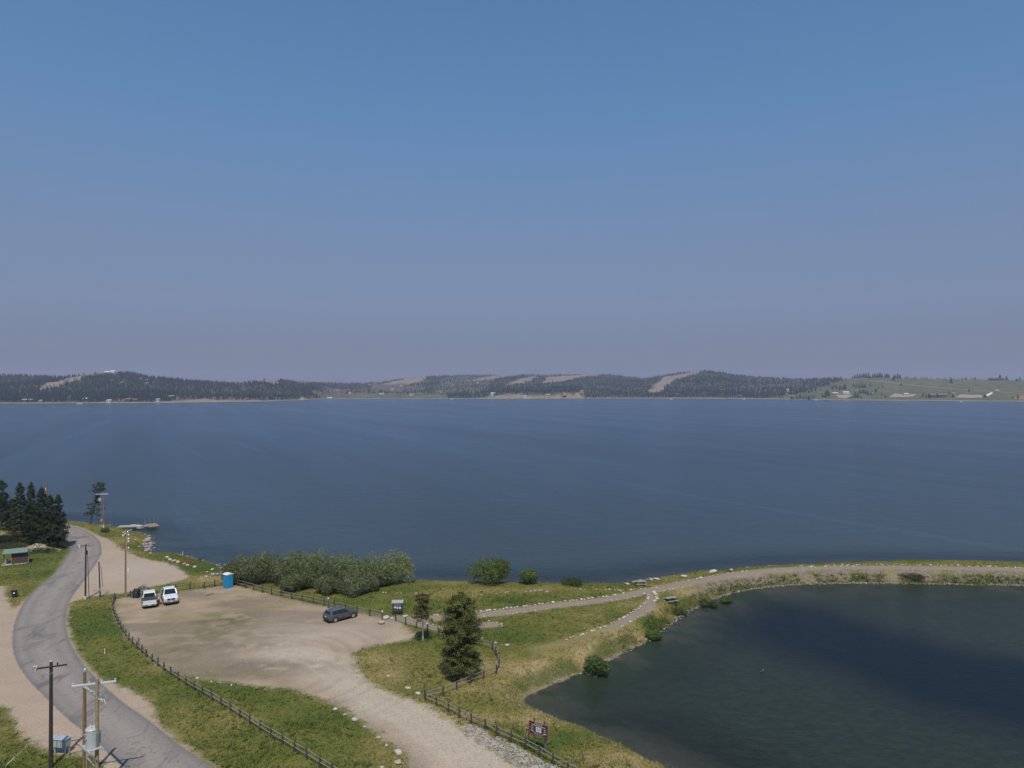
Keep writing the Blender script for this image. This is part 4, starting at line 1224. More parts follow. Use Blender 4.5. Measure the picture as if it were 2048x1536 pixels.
x = r_.uniform(rip_poly[:, 0].min(), rip_poly[:, 0].max(), 14000); y = r_.uniform(rip_poly[:, 1].min(), rip_poly[:, 1].max(), 14000)
sd_ = sdist(x, y, rip_poly); k = sd_ > -.5 + 1.1 * fbm(x, y, 5, 3)
x, y = x[k], y[k]; z = ground_h(x, y)
rocks_stuff('gravel_strip', 'strip of coarse pale gravel between driveway and rail fence', np.c_[x, y, z + .02], r_.uniform(.07, .19, len(x)), simple('coarse_gravel', (.36, .315, .27), .9, noise=.4, scale=1.5), 306)
# loose stones and gravel on the lot, thicker along its rims
r_ = np.random.default_rng(320)
x = r_.uniform(-62, 12, 16000); y = r_.uniform(56, 112, 16000)
sd_ = sdist(x, y, gravel_polys[4]); k = (sd_ > -.6) & (r_.random(len(x)) < .06 + .5 * np.exp(-((sd_ - .3) / .9) ** 2))
x, y = x[k], y[k]
rocks_stuff('loose_stones', 'loose small stones scattered over the gravel lot', np.c_[x, y, ground_h(x, y) + .01], r_.uniform(.06, .2, len(x)) * (1 + .6 * (r_.random(len(x)) < .05)), simple('lot_stone', (.33, .28, .22), .95, noise=.5, scale=1.0), 321)
# tan rock pile under the spruces
c_ = gpt(76, 1100)
P_, S_ = [], []
for _ in range(420):
    a, b = r_.normal(0, 1.7), r_.normal(0, .8)
    P_.append((c_.x + a, c_.y + b, c_.z + max(0, 1.15 * math.exp(-(a / 2.2) ** 2 - (b / 1.1) ** 2)) + r_.uniform(-.1, .1))); S_.append(r_.uniform(.22, .6))
rocks_stuff('rock_pile', 'heap of pale tan rocks at the foot of the spruces', P_, S_, simple('pile_rock', (.36, .31, .21), .9, noise=.45, scale=1.2), 307, cat='rock pile')
# boulders of the rocky point beside the little bay
for i, (px, py, w, lb) in enumerate([(299, 1073, 1.0, 'dark rock at the tip of the shore heap'), (297, 1079, 1.5, 'big pale slab near the top of the shore heap'), (294, 1083, 1.7, 'long flat slab across the middle of the shore heap'),
                                     (291, 1090, 1.5, 'brown boulder low in the shore heap'), (295, 1095, 1.4, 'grey boulder in the lower part of the shore heap'), (293, 1101, 1.3, 'rounded tan boulder at the near end of the shore heap'),
                                     (303, 1107, .8, 'small dark rock at the water right of the shore heap')]):
    boulder(px, py, w, lb, (M_ROCK_GREY, M_ROCK_PINK, M_ROCK_PINK, M_ROCK_GREY, M_ROCK_GREY, M_ROCK_PINK, M_ROCK_GREY)[i], h=.6, group='rocks of the point beside the dock')
# pale rocks and driftwood at the tip near the far picnic table
for i, (px, py, w, lb) in enumerate([(1254, 1168, .9, 'round white rock at the waterline left of the far picnic table'), (1270, 1164, 1.3, 'pale flat rock behind the far picnic table'), (1283, 1163, 1.4, 'pinkish slab behind the far picnic table'),
                                     (1302, 1160, 1.3, 'pinkish rock right of the driftwood log'), (1313, 1159, 1.2, 'pale rock further right of the driftwood log'), (1368, 1153, 1.4, 'long pale slab at the lake edge of the spit'),
                                     (1425, 1144, 1.6, 'flat pale slab further along the lake edge of the spit')]):
    boulder(px, py, w, lb, (M_ROCK, M_ROCK_PINK, M_ROCK_PINK, M_ROCK_PINK, M_ROCK, M_ROCK, M_ROCK)[i], h=.4, group='pale rocks along the lake side of the spit')
M_DRIFT = simple('grey_driftwood', (.25, .22, .195), .95, noise=.3, scale=5)
def log_(p0, p1, r0, label, name='driftwood_log'):
    a, b = gpt(*p0, dz=r0), gpt(*p1, dz=r0)
    root = MB()
    m_ = [(b - a) * t + Vector((random.uniform(-.06, .06), random.uniform(-.06, .06), .03)) for t in (.33, .66)]
    root.path([(0, 0, 0), tuple(m_[0]), tuple(m_[1]), tuple(b - a)], [r0, r0 * .95, r0 * .8, r0 * .55], 7)
    v = (b - a) * .6
    root.tube(tuple(v), tuple(v + Vector((.2, .3, .35))), r0 * .4, r0 * .15, 5)
    tag(root.build(name, M_DRIFT, None, smooth=True, loc=a), label, 'log')
log_((1284, 1165), (1297, 1157), .16, 'dark driftwood log behind the far picnic table')
log_((1175, 1344), (1222, 1336), .09, 'dead branch lying in the pond at the foot of the dark bush')
log_((1190, 1348), (1216, 1328), .06, 'thin dead branch crossing the first one by the dark bush')
log_((560, 1195), (590, 1192), .07, 'grey branch lying inside the rail fence under the willows')
log_((410, 1192), (428, 1187), .08, 'dark stick on the gravel lot below the gap in the fence')
log_((276, 1180), (295, 1173), .10, 'dark log leaning out behind the bear-proof bin')
# ------------------------------------------------------------------ materials of built things
M_WOOD_DK = simple('dark_weathered_wood', (.105, .088, .075), .9, noise=.35, scale=9, bump=.3)
M_WOOD_GY = simple('grey_weathered_wood', (.235, .205, .18), .9, noise=.3, scale=9, bump=.3)
M_POLE_BR = simple('brown_pole_wood', (.235, .135, .065), .9, noise=.3, scale=7, bump=.3)
M_POLE_TAN = simple('tan_pole_wood', (.33, .245, .145), .9, noise=.25, scale=7, bump=.3)
M_POLE_BK = simple('creosoted_pole', (.045, .034, .028), .9, noise=.4, scale=7, bump=.3)
M_GALV = simple('galvanised_metal', (.50, .53, .54), .45, metal=.3, noise=.12, scale=5)
M_WHITE = simple('white_paint', (.72, .73, .72), .5)
M_PORC = simple('porcelain', (.62, .62, .60), .3)
M_WIRE = simple('dark_wire', (.09, .09, .09), .6)
M_BLACK = simple('black_rubber', (.02, .02, .021), .7)
M_RUST = simple('rusty_steel', (.20, .085, .055), .85, noise=.3, scale=8)

# ------------------------------------------------------------------ post and rail fences: every post and rail a part
POST = MB().tube((0, 0, -.25), (0, 0, 1), .10, .09, 7).mesh('fence_post', simple('fence_post_wood', (.06, .048, .04), .95, noise=.3, scale=9))
RAIL = MB().tube((0, 0, 0), (1, 0, 0), 1, .85, 6).mesh('fence_rail', M_WOOD_GY)
def fence(px_line, label, step=2.15, hgt=1.05, rails=(.92, .52), seed=0, post_mat=None):
    r = np.random.default_rng(seed)
    pts = np.array([gpt(a, b)[:2] for a, b in px_line])
    L = smooth_line(pts, 8)
    s = np.r_[0, np.cumsum(np.hypot(*np.diff(L, axis=0).T))]
    n_ = max(1, int(round(s[-1] / step)))
    t = np.linspace(0, s[-1], n_ + 1)
    x = np.interp(t, s, L[:, 0]); y = np.interp(t, s, L[:, 1]); z = ground_h(x, y)
    root = empty('rail_fence', (x[0], y[0], z[0]), label=label, cat='fence', group='weathered post and rail fences round the lot')
    W_ = [Vector((a - x[0], b - y[0], c - z[0])) for a, b, c in zip(x, y, z)]
    for i, p in enumerate(W_):
        o = bpy.data.objects.new('post', POST); link(o, root); o.location = p
        o.scale = (1, 1, hgt * r.uniform(.95, 1.07)); o.rotation_euler = (r.normal(0, .035), r.normal(0, .035), r.uniform(0, 3))
        if i < n_:
            for h in rails:
                a = p + Vector((0, 0, h + r.normal(0, .02))); b = W_[i + 1] + Vector((0, 0, h + r.normal(0, .02)))
                d = (b - a)
                q = bpy.data.objects.new('rail', RAIL); link(q, root)
                q.location = a - d * .03; q.rotation_euler = d.to_track_quat('X', 'Z').to_euler(); q.scale = (d.length * 1.06, .042, .042)
    return root
fence([(230, 1198), (226, 1212), (233, 1236), (248, 1264), (266, 1288), (290, 1309), (321, 1335), (357, 1360), (398, 1385), (440, 1409), (480, 1434), (524, 1463), (570, 1490), (620, 1520), (660, 1545), (720, 1585)],
      'long curved rail fence between the asphalt road and the gravel lot', 1.9, .95, (.84, .46), 1)
fence([(262, 1194), (298, 1190)], 'short rail fence with the bear-proof bin behind the left pickup', 2.4, 1.05, (.9, .5), 2)
fence([(353, 1182), (380, 1178)], 'short rail fence right of the right pickup', 2.1, 1.1, (.9, .5), 3)
fence([(409, 1177), (432, 1172), (452, 1169)], 'short rail fence left of the portable toilet', 2.0, 1.05, (.9, .5), 4)
fence([(476, 1171), (512, 1181), (552, 1191), (600, 1201), (640, 1209), (700, 1223), (765, 1236)], 'rail fence along the far side of the lot below the willows', 2.25, 1.05, (.92, .5), 5)
fence([(792, 1241), (812, 1249), (832, 1256), (858, 1265), (885, 1274), (925, 1285), (962, 1292), (985, 1299)], 'rail fence from the path entrance past the small pine', 2.1, 1.0, (.88, .48), 6)
fence([(985, 1299), (993, 1311), (998, 1328), (996, 1338), (993, 1346)], 'short steep stretch of rail fence right of the big pine', 1.6, 1.0, (.88, .48), 7)
fence([(993, 1346), (965, 1357), (938, 1368), (909, 1380), (880, 1392), (851, 1398)], 'straight rail fence in front of the big pine', 2.05, .95, (.84, .46), 8)
fence([(851, 1401), (881, 1414), (908, 1428), (937, 1443), (968, 1455), (1000, 1473), (1032, 1487), (1068, 1505), (1101, 1524), (1140, 1547), (1200, 1580)], 'rail fence between the driveway and the pond running off the bottom edge', 1.75, .95, (.84, .46), 9)

def tag_post(px, py, h, label, capmat=None, r0=.09, name='marker_post', mat=None, cap=.22):
    p = gpt(px, py)
    root = empty(name, p, label=label, cat='post')
    MB().tube((0, 0, -.2), (0, 0, h), r0, r0 * .9, 8).build('shaft', mat or M_WOOD_DK, root)
    if capmat: MB().tube((0, 0, h), (0, 0, h + cap), r0 * 1.15, r0 * 1.1, 8).build('cap', capmat, root)
    return root
tag_post(657, 1216, 1.35, 'dark post with a white cap in the fence line left of the grey car', M_WHITE)
tag_post(765, 1239, 1.05, 'fence end post with a white cap beside the large boulder', M_WHITE)
tag_post(279, 1299, 1.5, 'lone dark post standing inside the gravel lot', None, .075)
tag_post(287, 1300, .35, 'short broken stub at the foot of the lone dark post', None, .06, name='post_stub')
tag_post(211, 1308, .55, 'small white marker stake in the green verge', M_WHITE, .05, mat=M_WHITE, cap=.12)
tag_post(43, 1191, .5, 'small yellow marker stake beside the black bin', simple('yellow_paint', (.6, .5, .12), .6), .04, mat=simple('pale_stake', (.5, .45, .3), .7), cap=.1)
tag_post(366, 1112, .85, 'thin white marker post at the lake edge above the red barrier', M_WHITE, .055, mat=M_WHITE, cap=.1)
tag_post(221, 1058, 1.5, 'thin pale rod leaning in the grass right of the lakeside pole', None, .035, mat=M_GALV)

# ------------------------------------------------------------------ utility poles
def insulator(mb, p, s=1.0):
    mb.tube(p, (p[0], p[1], p[2] + .12 * s), .035 * s, .06 * s, 8)
    mb.tube((p[0], p[1], p[2] + .12 * s), (p[0], p[1], p[2] + .2 * s), .07 * s, .04 * s, 8)
def pole(name, label, px, py, H, mat, r0=.15, lean=(0, 0), group='wooden utility poles'):
    p = gpt(px, py)
    root = empty(name, p, label=label, cat='utility pole', group=group)
    MB().tube((0, 0, -.6), (lean[0], lean[1], H), r0, r0 * .72, 12).build('shaft', mat, root, smooth=False)
    return root, p
def arm(root, c, L, ang, mat, w=.10, name='crossarm', tilt=0):
    R_ = Matrix.Rotation(ang, 3, 'Z') @ Matrix.Rotation(tilt, 3, 'Y')
    MB().box(c, (L, w, w * 1.2), R_).build(name, mat, root, bevel=.01)
    return R_

# nearest pair: the left, dark pole
root, p = pole('utility_pole', 'dark creosoted pole with a T crossarm beside the electrical cabinet', 104, 1534, 8.95, M_POLE_BK, .17)
R_ = arm(root, (0, -.16, 8.55), 2.5, .42, M_POLE_BK, .1)
mb = MB(); 
for sx in (-1, 1): mb.tube((0, -.16, 7.9), tuple(Vector((0, -.16, 8.52)) + R_ @ Vector((sx * .75, 0, 0))), .018, .018, 5)
mb.build('brace', M_GALV, root)
for sx in (-1.12, -.95, .55):
    mb = MB(); insulator(mb, tuple(Vector((0, -.16, 8.62)) + R_ @ Vector((sx, 0, 0))), 1.1); mb.build('insulator', M_PORC if sx < 0 else M_BLACK, root)
mb = MB().box((-.95, -.62, 8.5), (.34, .16, .2)).tube((-1.1, -.6, 8.42), (-1.2, -.5, 8.2), .03, .03, 6); mb.build('cutout_switch', M_GALV, root)
MB().tube((0, 0, 8.95), (0, 0, 9.05), .13, .09, 10).build('pole_cap', M_GALV, root)

# the pair joined by arm, platform and transformer
pa, pb = gpt(171, 1562), gpt(196, 1590)
root = empty('transformer_pole_pair', pb, label='brown and tan poles joined by a white crossarm with a grey transformer between them', cat='utility pole', group='wooden utility poles')
A = pa - pb
HA, HB = 8.95, 9.2
MB().tube((A.x, A.y, -.6), (A.x, A.y, HA), .155, .115, 14).build('brown_pole', M_POLE_BR, root)
MB().tube((0, 0, -.6), (0, 0, HB), .16, .12, 14).build('tan_pole', M_POLE_TAN, root)
mid = A * .5
ca = Vector((-.35, .2, 8.72)); ang = .33
R_ = arm(root, ca, 3.1, ang, simple('white_fibreglass', (.60, .64, .66), .4), .105)
mb = MB()
mb.tube(tuple(Vector((0, .12, 7.95))), tuple(ca + R_ @ Vector((-.9, 0, -.06))), .022, .022, 6)
mb.tube(tuple(Vector((0, .12, 7.95))), tuple(ca + R_ @ Vector((1.0, 0, -.06))), .022, .022, 6)
mb.build('arm_brace', M_GALV, root)
MB().box(((A.x) * .5, A.y * .5, 7.75), ((A.xy.length) + .25, .12, .13), Matrix.Rotation(math.atan2(A.y, A.x), 3, 'Z')).build('tie_beam', simple('pale_beam', (.42, .36, .29), .8), root)
for sx in (-1.45, -.35, .55, 1.47):
    mb = MB(); insulator(mb, tuple(ca + R_ @ Vector((sx, 0, .06))), .9); mb.build('insulator', M_PORC, root)
mb = MB(); insulator(mb, (A.x + .03, A.y, HA), 1.4); mb.build('insulator', M_PORC, root)
mb = MB()
for dx, dz in ((.38, 7.72), (.62, 7.6)):
    mb.tube((.12, -.1, 7.62), (dx, -.12, dz), .02, .02, 5); mb.tube((dx, -.12, dz), (dx + .12, -.14, dz - .3), .045, .03, 7)
mb.build('fused_cutout', M_PORC, root)
# looping jumper wires
mb = MB(); pts = [(.5, -.12, 7.75), (.62, -.2, 8.15), (.9, -.2, 8.2), (1.02, -.15, 7.85), (.95, -.1, 7.5)]
mb.path(pts, [.010] * 5, 4)
e0 = ca + R_ @ Vector((1.5, 0, 0)); mb.path([tuple(e0), (e0.x + .25, e0.y, e0.z - .5), (e0.x + .3, e0.y - .1, e0.z - .95)], [.010] * 3, 4)
e1 = ca + R_ @ Vector((-1.5, 0, 0)); mb.path([tuple(e1), (e1.x + .2, e1.y, e1.z - .5), (A.x - .1, A.y, 7.6), (A.x - .12, A.y - .02, 5.2)], [.010] * 4, 4)
mb.build('jumper_wire', M_WIRE, root)
# transformer can on its platform
tc = Vector((-.42, .05, 3.9))
M_CAN = simple('pale_grey_can', (.44, .46, .45), .5)
MB().tube(tc, tc + Vector((0, 0, 1.35)), .46, .46, 24).build('transformer', M_CAN, root)
MB().tube(tc + Vector((0, 0, 1.35)), tc + Vector((0, 0, 1.45)), .49, .40, 24).build('transformer_lid', M_CAN, root)
mb = MB()
for dx, dy in ((-.2, .1), (.0, -.15), (.2, .1)):
    mb.tube(tuple(tc + Vector((dx, dy, 1.43))), tuple(tc + Vector((dx, dy, 1.68))), .055, .035, 8)
mb.build('bushing', M_PORC, root)
mb = MB()
for k in range(7):
    a = -.5 + k * .16; mb.box(tc + Vector((math.cos(a) * .52, math.sin(a) * .52, .65)), (.14, .025, 1.0), Matrix.Rotation(a, 3, 'Z'))
mb.build('cooling_fins', simple('shaded_green_grey', (.30, .35, .33), .5), root)
MB().tube(tc + Vector((-.2, -.44, .75)), tc + Vector((-.2, -.52, .75)), .06, .06, 8).tube(tc + Vector((-.35, -.34, 1.05)), tc + Vector((-.42, -.42, 1.05)), .05, .05, 8).build('valve', M_GALV, root)
Rp = Matrix.Rotation(-.7, 3, 'Z')
mb = MB().box(tc + Vector((0, 0, -.06)), (1.5, 1.0, .06), Rp)
for s in (-1, 1): mb.box(tc + Vector((0, 0, -.14)) + Rp @ Vector((0, s * .47, 0)), (1.95, .09, .13), Rp)
mb.build('platform', M_GALV, root)
mb = MB(); mb.tube(tc + Rp @ Vector((-.8, -.45, -.15)), (-.02, 0, 2.6), .03, .03, 6); mb.tube(tc + Rp @ Vector((-.8, .45, -.15)), (A.x, A.y, 2.8), .03, .03, 6)
mb.tube(tc + Rp @ Vector((.9, -.3, 0)), tc + Rp @ Vector((1.15, -.3, .12)), .05, .05, 6)
mb.build('platform_brace', M_GALV, root)
MB().tube((A.x + .17, A.y, 0), (A.x + .15, A.y, 3.6), .03, .03, 6).build('conduit', M_GALV, root)

# pole at the lot corner
root, p = pole('utility_pole', 'brown pole with white insulators rising between the pull-out and the parked pickups', 252.5, 1194, 10.4, M_POLE_BR, .165)
arm(root, (.05, .3, 10.05), 2.2, 1.45, M_WHITE, .09)
for q in [(-.3, -.25, 9.45), (.22, .1, 9.9), (.0, -.2, 9.7), (.36, .1, 9.5), (.38, .1, 8.9), (.38, .05, 8.5), (.4, .05, 7.5)]:
    MB().ball(q, .12, 8, 6, (1, 1, 1.35)).tube((0, 0, q[2]), q, .02, .02, 5).build('insulator', M_PORC, root)
MB().tube((.17, -.06, 0), (.13, -.04, 9.6), .035, .035, 6).build('conduit', M_GALV, root)
MB().box((.42, 0, 4.15), (.24, .16, .5)).tube((.15, 0, 4.2), (.42, 0, 4.2), .02, .02, 5).build('lamp_housing', M_WHITE, root)
MB().tube((.42, 0, 3.0), (.42, 0, 3.3), .05, .05, 6).tube((.15, 0, 3.2), (.42, 0, 3.2), .015, .015, 5).build('fuse_holder', M_GALV, root)

# lakeside pole with white crossarm and orange sign
root, p = pole('utility_pole', 'brown pole with white crossarm and orange plate by the lake, beside the leaning pine', 205, 1060, 8.2, M_POLE_BR, .17)
arm(root, (0, -.1, 8.1), 2.7, .12, M_WHITE, .1)
for q in ((-.62, -.15, 6.6), (-.28, -.2, 6.6)):
    MB().tube(q, (q[0], q[1], q[2] + .55), .11, .11, 10).tube((q[0], q[1], q[2] + .55), (q[0], q[1], q[2] + .72), .04, .03, 6).build('fused_cutout', M_PORC, root)
MB().box((0, -.19, 2.25), (.42, .04, .6)).build('orange_plate', simple('orange_plate', (.62, .24, .03), .6), root)
MB().box((.0, -.216, 2.25), (.18, .006, .2)).build('plate_symbol', simple('pale_symbol', (.62, .45, .2), .6), root)
MB().box((-.06, -.2, 1.0), (.14, .04, .3)).build('white_tag', M_WHITE, root)
MB().box((.32, -.14, .9), (.16, .08, .7)).build('white_box', M_WHITE, root)
MB().tube((.5, -.1, 0), (.3, -.05, 7.5), .025, .02, 5).build('guy_wire', M_GALV, root)
MB().tube((.52, -.12, -.1), (.45, -.1, 1.6), .05, .05, 6).build('guy_guard', simple('yellow_guard', (.55, .5, .1), .5), root)

# doubled dark pole in the verge, short stub pole and the pole hidden in the grove
root, p = pole('utility_pole', 'thin dark leaning pole with a small crossarm at the edge of the asphalt road', 172, 1198, 8.3, M_POLE_BK, .14, lean=(.1, -.1))
MB().tube((.42, .25, -.3), (.22, .15, 7.2), .06, .045, 6).build('stay_pole', M_WOOD_DK, root)
arm(root, (.1, -.16, 8.1), 2.0, .05, M_WOOD_DK, .07)
MB().box((-.75, -.2, 8.0), (.2, .14, .3)).ball((-.9, -.2, 8.2), .1).build('insulator', M_PORC, root)
MB().tube((.85, -.16, 8.15), (.85, -.16, 8.35), .04, .03, 6).build('insulator', M_PORC, root)
MB().box((.25, -.05, 7.1), (.16, .14, .6)).build('cable_box', M_BLACK, root)
MB().tube((0, 0, 0), (.01, 0, .5), .19, .19, 10).build('white_band', M_PORC, root)
root, p = pole('utility_pole', 'short dark stub pole right of the thin leaning pole', 202, 1194, 5.4, M_POLE_BK, .11, lean=(-.25, 0))
MB().tube((.28, .1, 1.6), (.0, .1, 4.8), .035, .03, 6).build('conduit', M_BLACK, root)
MB().box((.06, -.14, 1.2), (.14, .1, .5)).build('meter_box', M_GALV, root)
root, p = pole('utility_pole', 'brown pole top showing above the spruce grove', 95, 1088, 12.6, M_POLE_BR, .15)
MB().box((-.2, -.1, 11.2), (.12, .1, .5)).build('fused_cutout', M_PORC, root)
# guy wires at the bottom left corner
def wire(p0, p1, r0, label, mat, name='guy_wire'):
    a, b = Vector(p0), Vector(p1)
    tag(MB().tube((0, 0, 0), tuple(b - a), r0, r0, 5).build(name, mat, None, loc=a), label, 'wire')
a_ = gpt(8, 1535); wire(a_, (a_.x + 3.0, a_.y + 3.6, 3.2), .018, 'thin guy wire rising from the grass at the bottom left corner', M_GALV)
tag(MB().tube((0, 0, 0), (.55, .62, .6), .035, .035, 6).build('guy_guard', simple('pale_guard', (.55, .55, .42), .5), None, loc=a_), 'pale guard sleeve at the foot of the bottom left guy wire', 'guard')
log_((176, 1516), (192, 1534), .09, 'short dark timber at the foot of the brown pole')

# electrical cabinet
p = gpt(118, 1504)
root = empty('electrical_cabinet', p, -.16, label='grey-white electrical cabinet on a stand behind the dark pole', cat='cabinet')
M_CAB = simple('cabinet_grey', (.43, .43, .42), .6)
MB().box((-.42, 0, .88), (.5, .62, .98)).build('side_locker', M_CAB, root, bevel=.03)
MB().box((.42, .03, .96), (1.12, .72, .68)).build('body', M_CAB, root, bevel=.03)
MB().box((.42, .0, 1.33), (1.18, .8, .05)).build('lid', M_GALV, root, bevel=.01)
for i, x_ in enumerate((.02, .42, .80)): MB().box((x_, -.345, .95), (.34, .02, .58)).build('door', M_CAB, root, bevel=.008)
for x_ in (.23, .61): MB().box((x_, -.35, .95), (.03, .012, .6)).build('seam', M_WIRE, root)
mb = MB()
for x_ in (-.1, .9):
    mb.box((x_, -.2, .3), (.1, .1, .66)); mb.box((x_, .25, .3), (.1, .1, .66))
mb.build('leg', M_GALV, root)
# rusty pipe barrier
p = gpt(152, 1508)
mb = MB().path([(-.45, 0, -.2), (-.42, .0, .45), (-.2, .1, .7), (.1, .2, .82), (.5, .2, .6), (1.0, .1, .25)], [.045] * 6, 7)
tag(mb.build('bent_pipe', M_RUST, None, loc=p, smooth=True), 'bent rusty pipe between cabinet and brown pole', 'pipe')

# ------------------------------------------------------------------ shed
p = gpt(33, 1128)
root = empty('shed', p, .52, label='small dark red shed with an overhanging green metal roof', cat='shed')
Mw = simple('dark_red_siding', (.10, .058, .048), .85, noise=.2, scale=5); Mr = simple('green_metal_roof', (.19, .26, .215), .6)
MB().box((.62, .9, 1.05), (2.5, 1.9, 2.1)).build('wall', Mw, root)
for i in range(7): MB().box((.62, -.06, .3 + i * .28), (2.46, .03, .25)).build('siding_board', Mw, root)
for x_ in (-.66, 1.9): MB().box((x_, -.07, 1.05), (.12, .08, 2.1)).build('corner_trim', M_WOOD_GY, root)
MB().box((-1.8, -.02, 1.05), (.12, .12, 2.2)).build('porch_post', M_WOOD_DK, root)
MB().box((-1.8, 1.7, 1.05), (.12, .12, 2.2)).build('porch_post', M_WOOD_DK, root)
MB().box((-.1, .7, 2.28), (3.8, 2.5, .09), Matrix.Rotation(.14, 3, 'X')).build('roof', Mr, root)
for i in range(9): MB().box((-1.9 + i * .45, .7, 2.35), (.05, 2.48, .05), Matrix.Rotation(.14, 3, 'X')).build('roof_rib', Mr, root)
MB().box((-.1, .9, .04), (3.9, 2.3, .12)).build('floor_slab', M_ROCK, root)
p2 = gpt(11, 1128)
tag(MB().tube((0, 0, 0), (0, 0, .6), .22, .26, 10).tube((0, 0, .6), (0, 0, .7), .28, .2, 10).build('bucket', M_GALV, None, loc=p2 + Vector((0, .4, 0.08))), 'pale bucket under the open end of the shed roof', 'bucket')
# black wheeled bin at the left
p = gpt(30, 1194)
root = empty('wheeled_bin', p, .15, label='black bin with a white disc on the verge left of the road', cat='bin')
mb = MB(); mb.box((0, 0, .5), (.62, .6, .95)); mb.v = [(x * (.8 if z < .3 else 1), y * (.8 if z < .3 else 1), z) for x, y, z in mb.v]; mb.build('body', M_BLACK, root, bevel=.03)
MB().box((0, -.02, 1.02), (.78, .72, .09), Matrix.Rotation(-.08, 3, 'X')).build('lid', M_BLACK, root, bevel=.02)
MB().tube((.14, -.33, .72), (.14, -.36, .74), .1, .1, 12).build('white_disc', M_WHITE, root)
for s in (-1, 1): MB().tube((s * .33, .24, .1), (s * .27, .24, .1), .11, .11, 10).build('wheel', M_BLACK, root)
MB().tube((-.3, .36, .98), (.3, .36, .98), .02, .02, 6).build('handle', M_BLACK, root)
# tall black bin behind the left pickup
p = gpt(272, 1197)
root = empty('bear_proof_bin', p, -.1, label='tall black bear-proof bin standing at the rail fence behind the left pickup', cat='bin')
MB().box((0, .2, .62), (.85, .7, 1.15)).build('body', M_BLACK, root, bevel=.04)
mb = MB().prism([(-.15, 1.2), (.55, 1.2), (.55, 1.42), (.3, 1.48)], -.43, .43); mb.build('hood', M_BLACK, root, bevel=.02)
MB().box((0, -.165, .75), (.7, .02, .7)).build('door', simple('dark_panel', (.03, .032, .035), .4), root)
MB().box((.22, -.19, 1.0), (.16, .04, .05)).build('handle', M_GALV, root)
MB().box((0, .2, .04), (1.0, .8, .1)).build('base', M_ROCK, root)

# ------------------------------------------------------------------ portable toilet
p = gpt(457, 1174)
root = empty('portable_toilet', p, -.62, label='bright blue portable toilet with a white roof by the fence', cat='portable toilet')
M_BLUE = simple('blue_plastic', (.018, .29, .55), .45); M_BLUE2 = simple('blue_plastic_door', (.016, .26, .50), .4)
MB().box((0, 0, 1.08), (1.1, 1.1, 2.0)).build('cabin', M_BLUE, root, bevel=.04)
MB().box((0, 0, .05), (1.2, 1.2, .12)).build('skid', M_BLUE2, root)
mb = MB().prism([(-.62, 2.08), (.62, 2.08), (.62, 2.16), (.3, 2.3), (-.3, 2.3), (-.62, 2.16)], -.6, .6); mb.build('roof', simple('white_roof_plastic', (.74, .76, .74), .45), root, bevel=.02)
d_ = MB().box((0, -.57, 1.06), (.78, .04, 1.78)).build('door', M_BLUE2, root, bevel=.01)
MB().box((.28, -.6, 1.1), (.07, .04, .16)).build('handle', M_BLACK, d_)
MB().box((-.2, -.595, 1.55), (.2, .012, .2)).build('label_panel', M_BLUE, d_)
for s in (-1, 1):
    for k in range(3): MB().box((s * .565, -.3 + k * .3, 1.05), (.03, .09, 1.7)).build('side_rib', M_BLUE2, root, bevel=.008)
MB().box((-.585, -.1, 1.72), (.012, .5, .34)).build('white_sticker', M_WHITE, root)
MB().tube((.35, .35, 2.2), (.35, .35, 2.5), .06, .06, 8).build('vent_pipe', M_BLACK, root)

# ------------------------------------------------------------------ kiosk
p = gpt(795.5, 1229)
root = empty('notice_kiosk', p, .05, label='dark roofed notice kiosk with white sheets beside the path entrance', cat='kiosk')
for s in (-1, 1): MB().box((s * .62, 0, .8), (.12, .12, 1.9)).build('post', M_BLACK, root)
MB().box((0, -.02, 1.2), (1.16, .06, 1.05)).build('board', simple('dark_board', (.03, .028, .026), .7), root)
MB().box((0, .0, .42), (1.12, .05, .3)).build('lower_rail', M_BLACK, root)
MB().box((0, -.05, 1.87), (1.62, .75, .09), Matrix.Rotation(.32, 3, 'X')).build('roof', simple('grey_shingle', (.34, .33, .32), .8, noise=.2, scale=10), root)
MB().box((0, -.08, 1.68), (1.5, .06, .06)).build('eave', M_WOOD_DK, root)
for x_, z_, w_, h_ in ((-.34, 1.28, .34, .66), (.02, 1.42, .3, .38), (.0, 1.02, .2, .3), (.36, 1.38, .3, .34), (.34, 1.0, .3, .28)):
    MB().box((x_, -.058, z_), (w_, .008, h_)).build('notice_sheet', simple('paper', (.62, .62, .64), .8) if 'paper' not in bpy.data.materials else bpy.data.materials['paper'], root)

# ------------------------------------------------------------------ brown signs with lettering
M_BROWN = simple('brown_sign_paint', (.085, .018, .014), .6); M_LET = simple('white_lettering', (.66, .64, .60), .6)
def text_mesh(s, size, mat, parent, loc, rot, ext=.004, name='lettering', align='CENTER', bold=.0):
    cu = bpy.data.curves.new(name, 'FONT'); cu.body = s; cu.size = size; cu.extrude = ext; cu.align_x = align; cu.offset = bold
    cu.resolution_u = 2
    t = bpy.data.objects.new(name, cu); COL.objects.link(t)
    dg = bpy.context.evaluated_depsgraph_get()
    me = bpy.data.meshes.new_from_object(t.evaluated_get(dg))
    bpy.data.objects.remove(t)
    me.materials.clear(); me.materials.append(mat)
    o = mobj(name, me, parent, loc); o.rotation_euler = rot
    return o
p = gpt(1077, 1500)
root = empty('brown_sign', p, -.62, label='large brown information board with white lettering on posts beside the pond', cat='sign')
SZ = 2.62
for s in (-.62, .72): MB().box((s, .07, SZ - .9), (.12, .1, 2 * (SZ - .9))).build('post', M_WOOD_DK, root)
board = MB().box((0, 0, SZ - .25), (2.5, .05, 1.38)).build('panel', M_BROWN, root)
mb = MB()
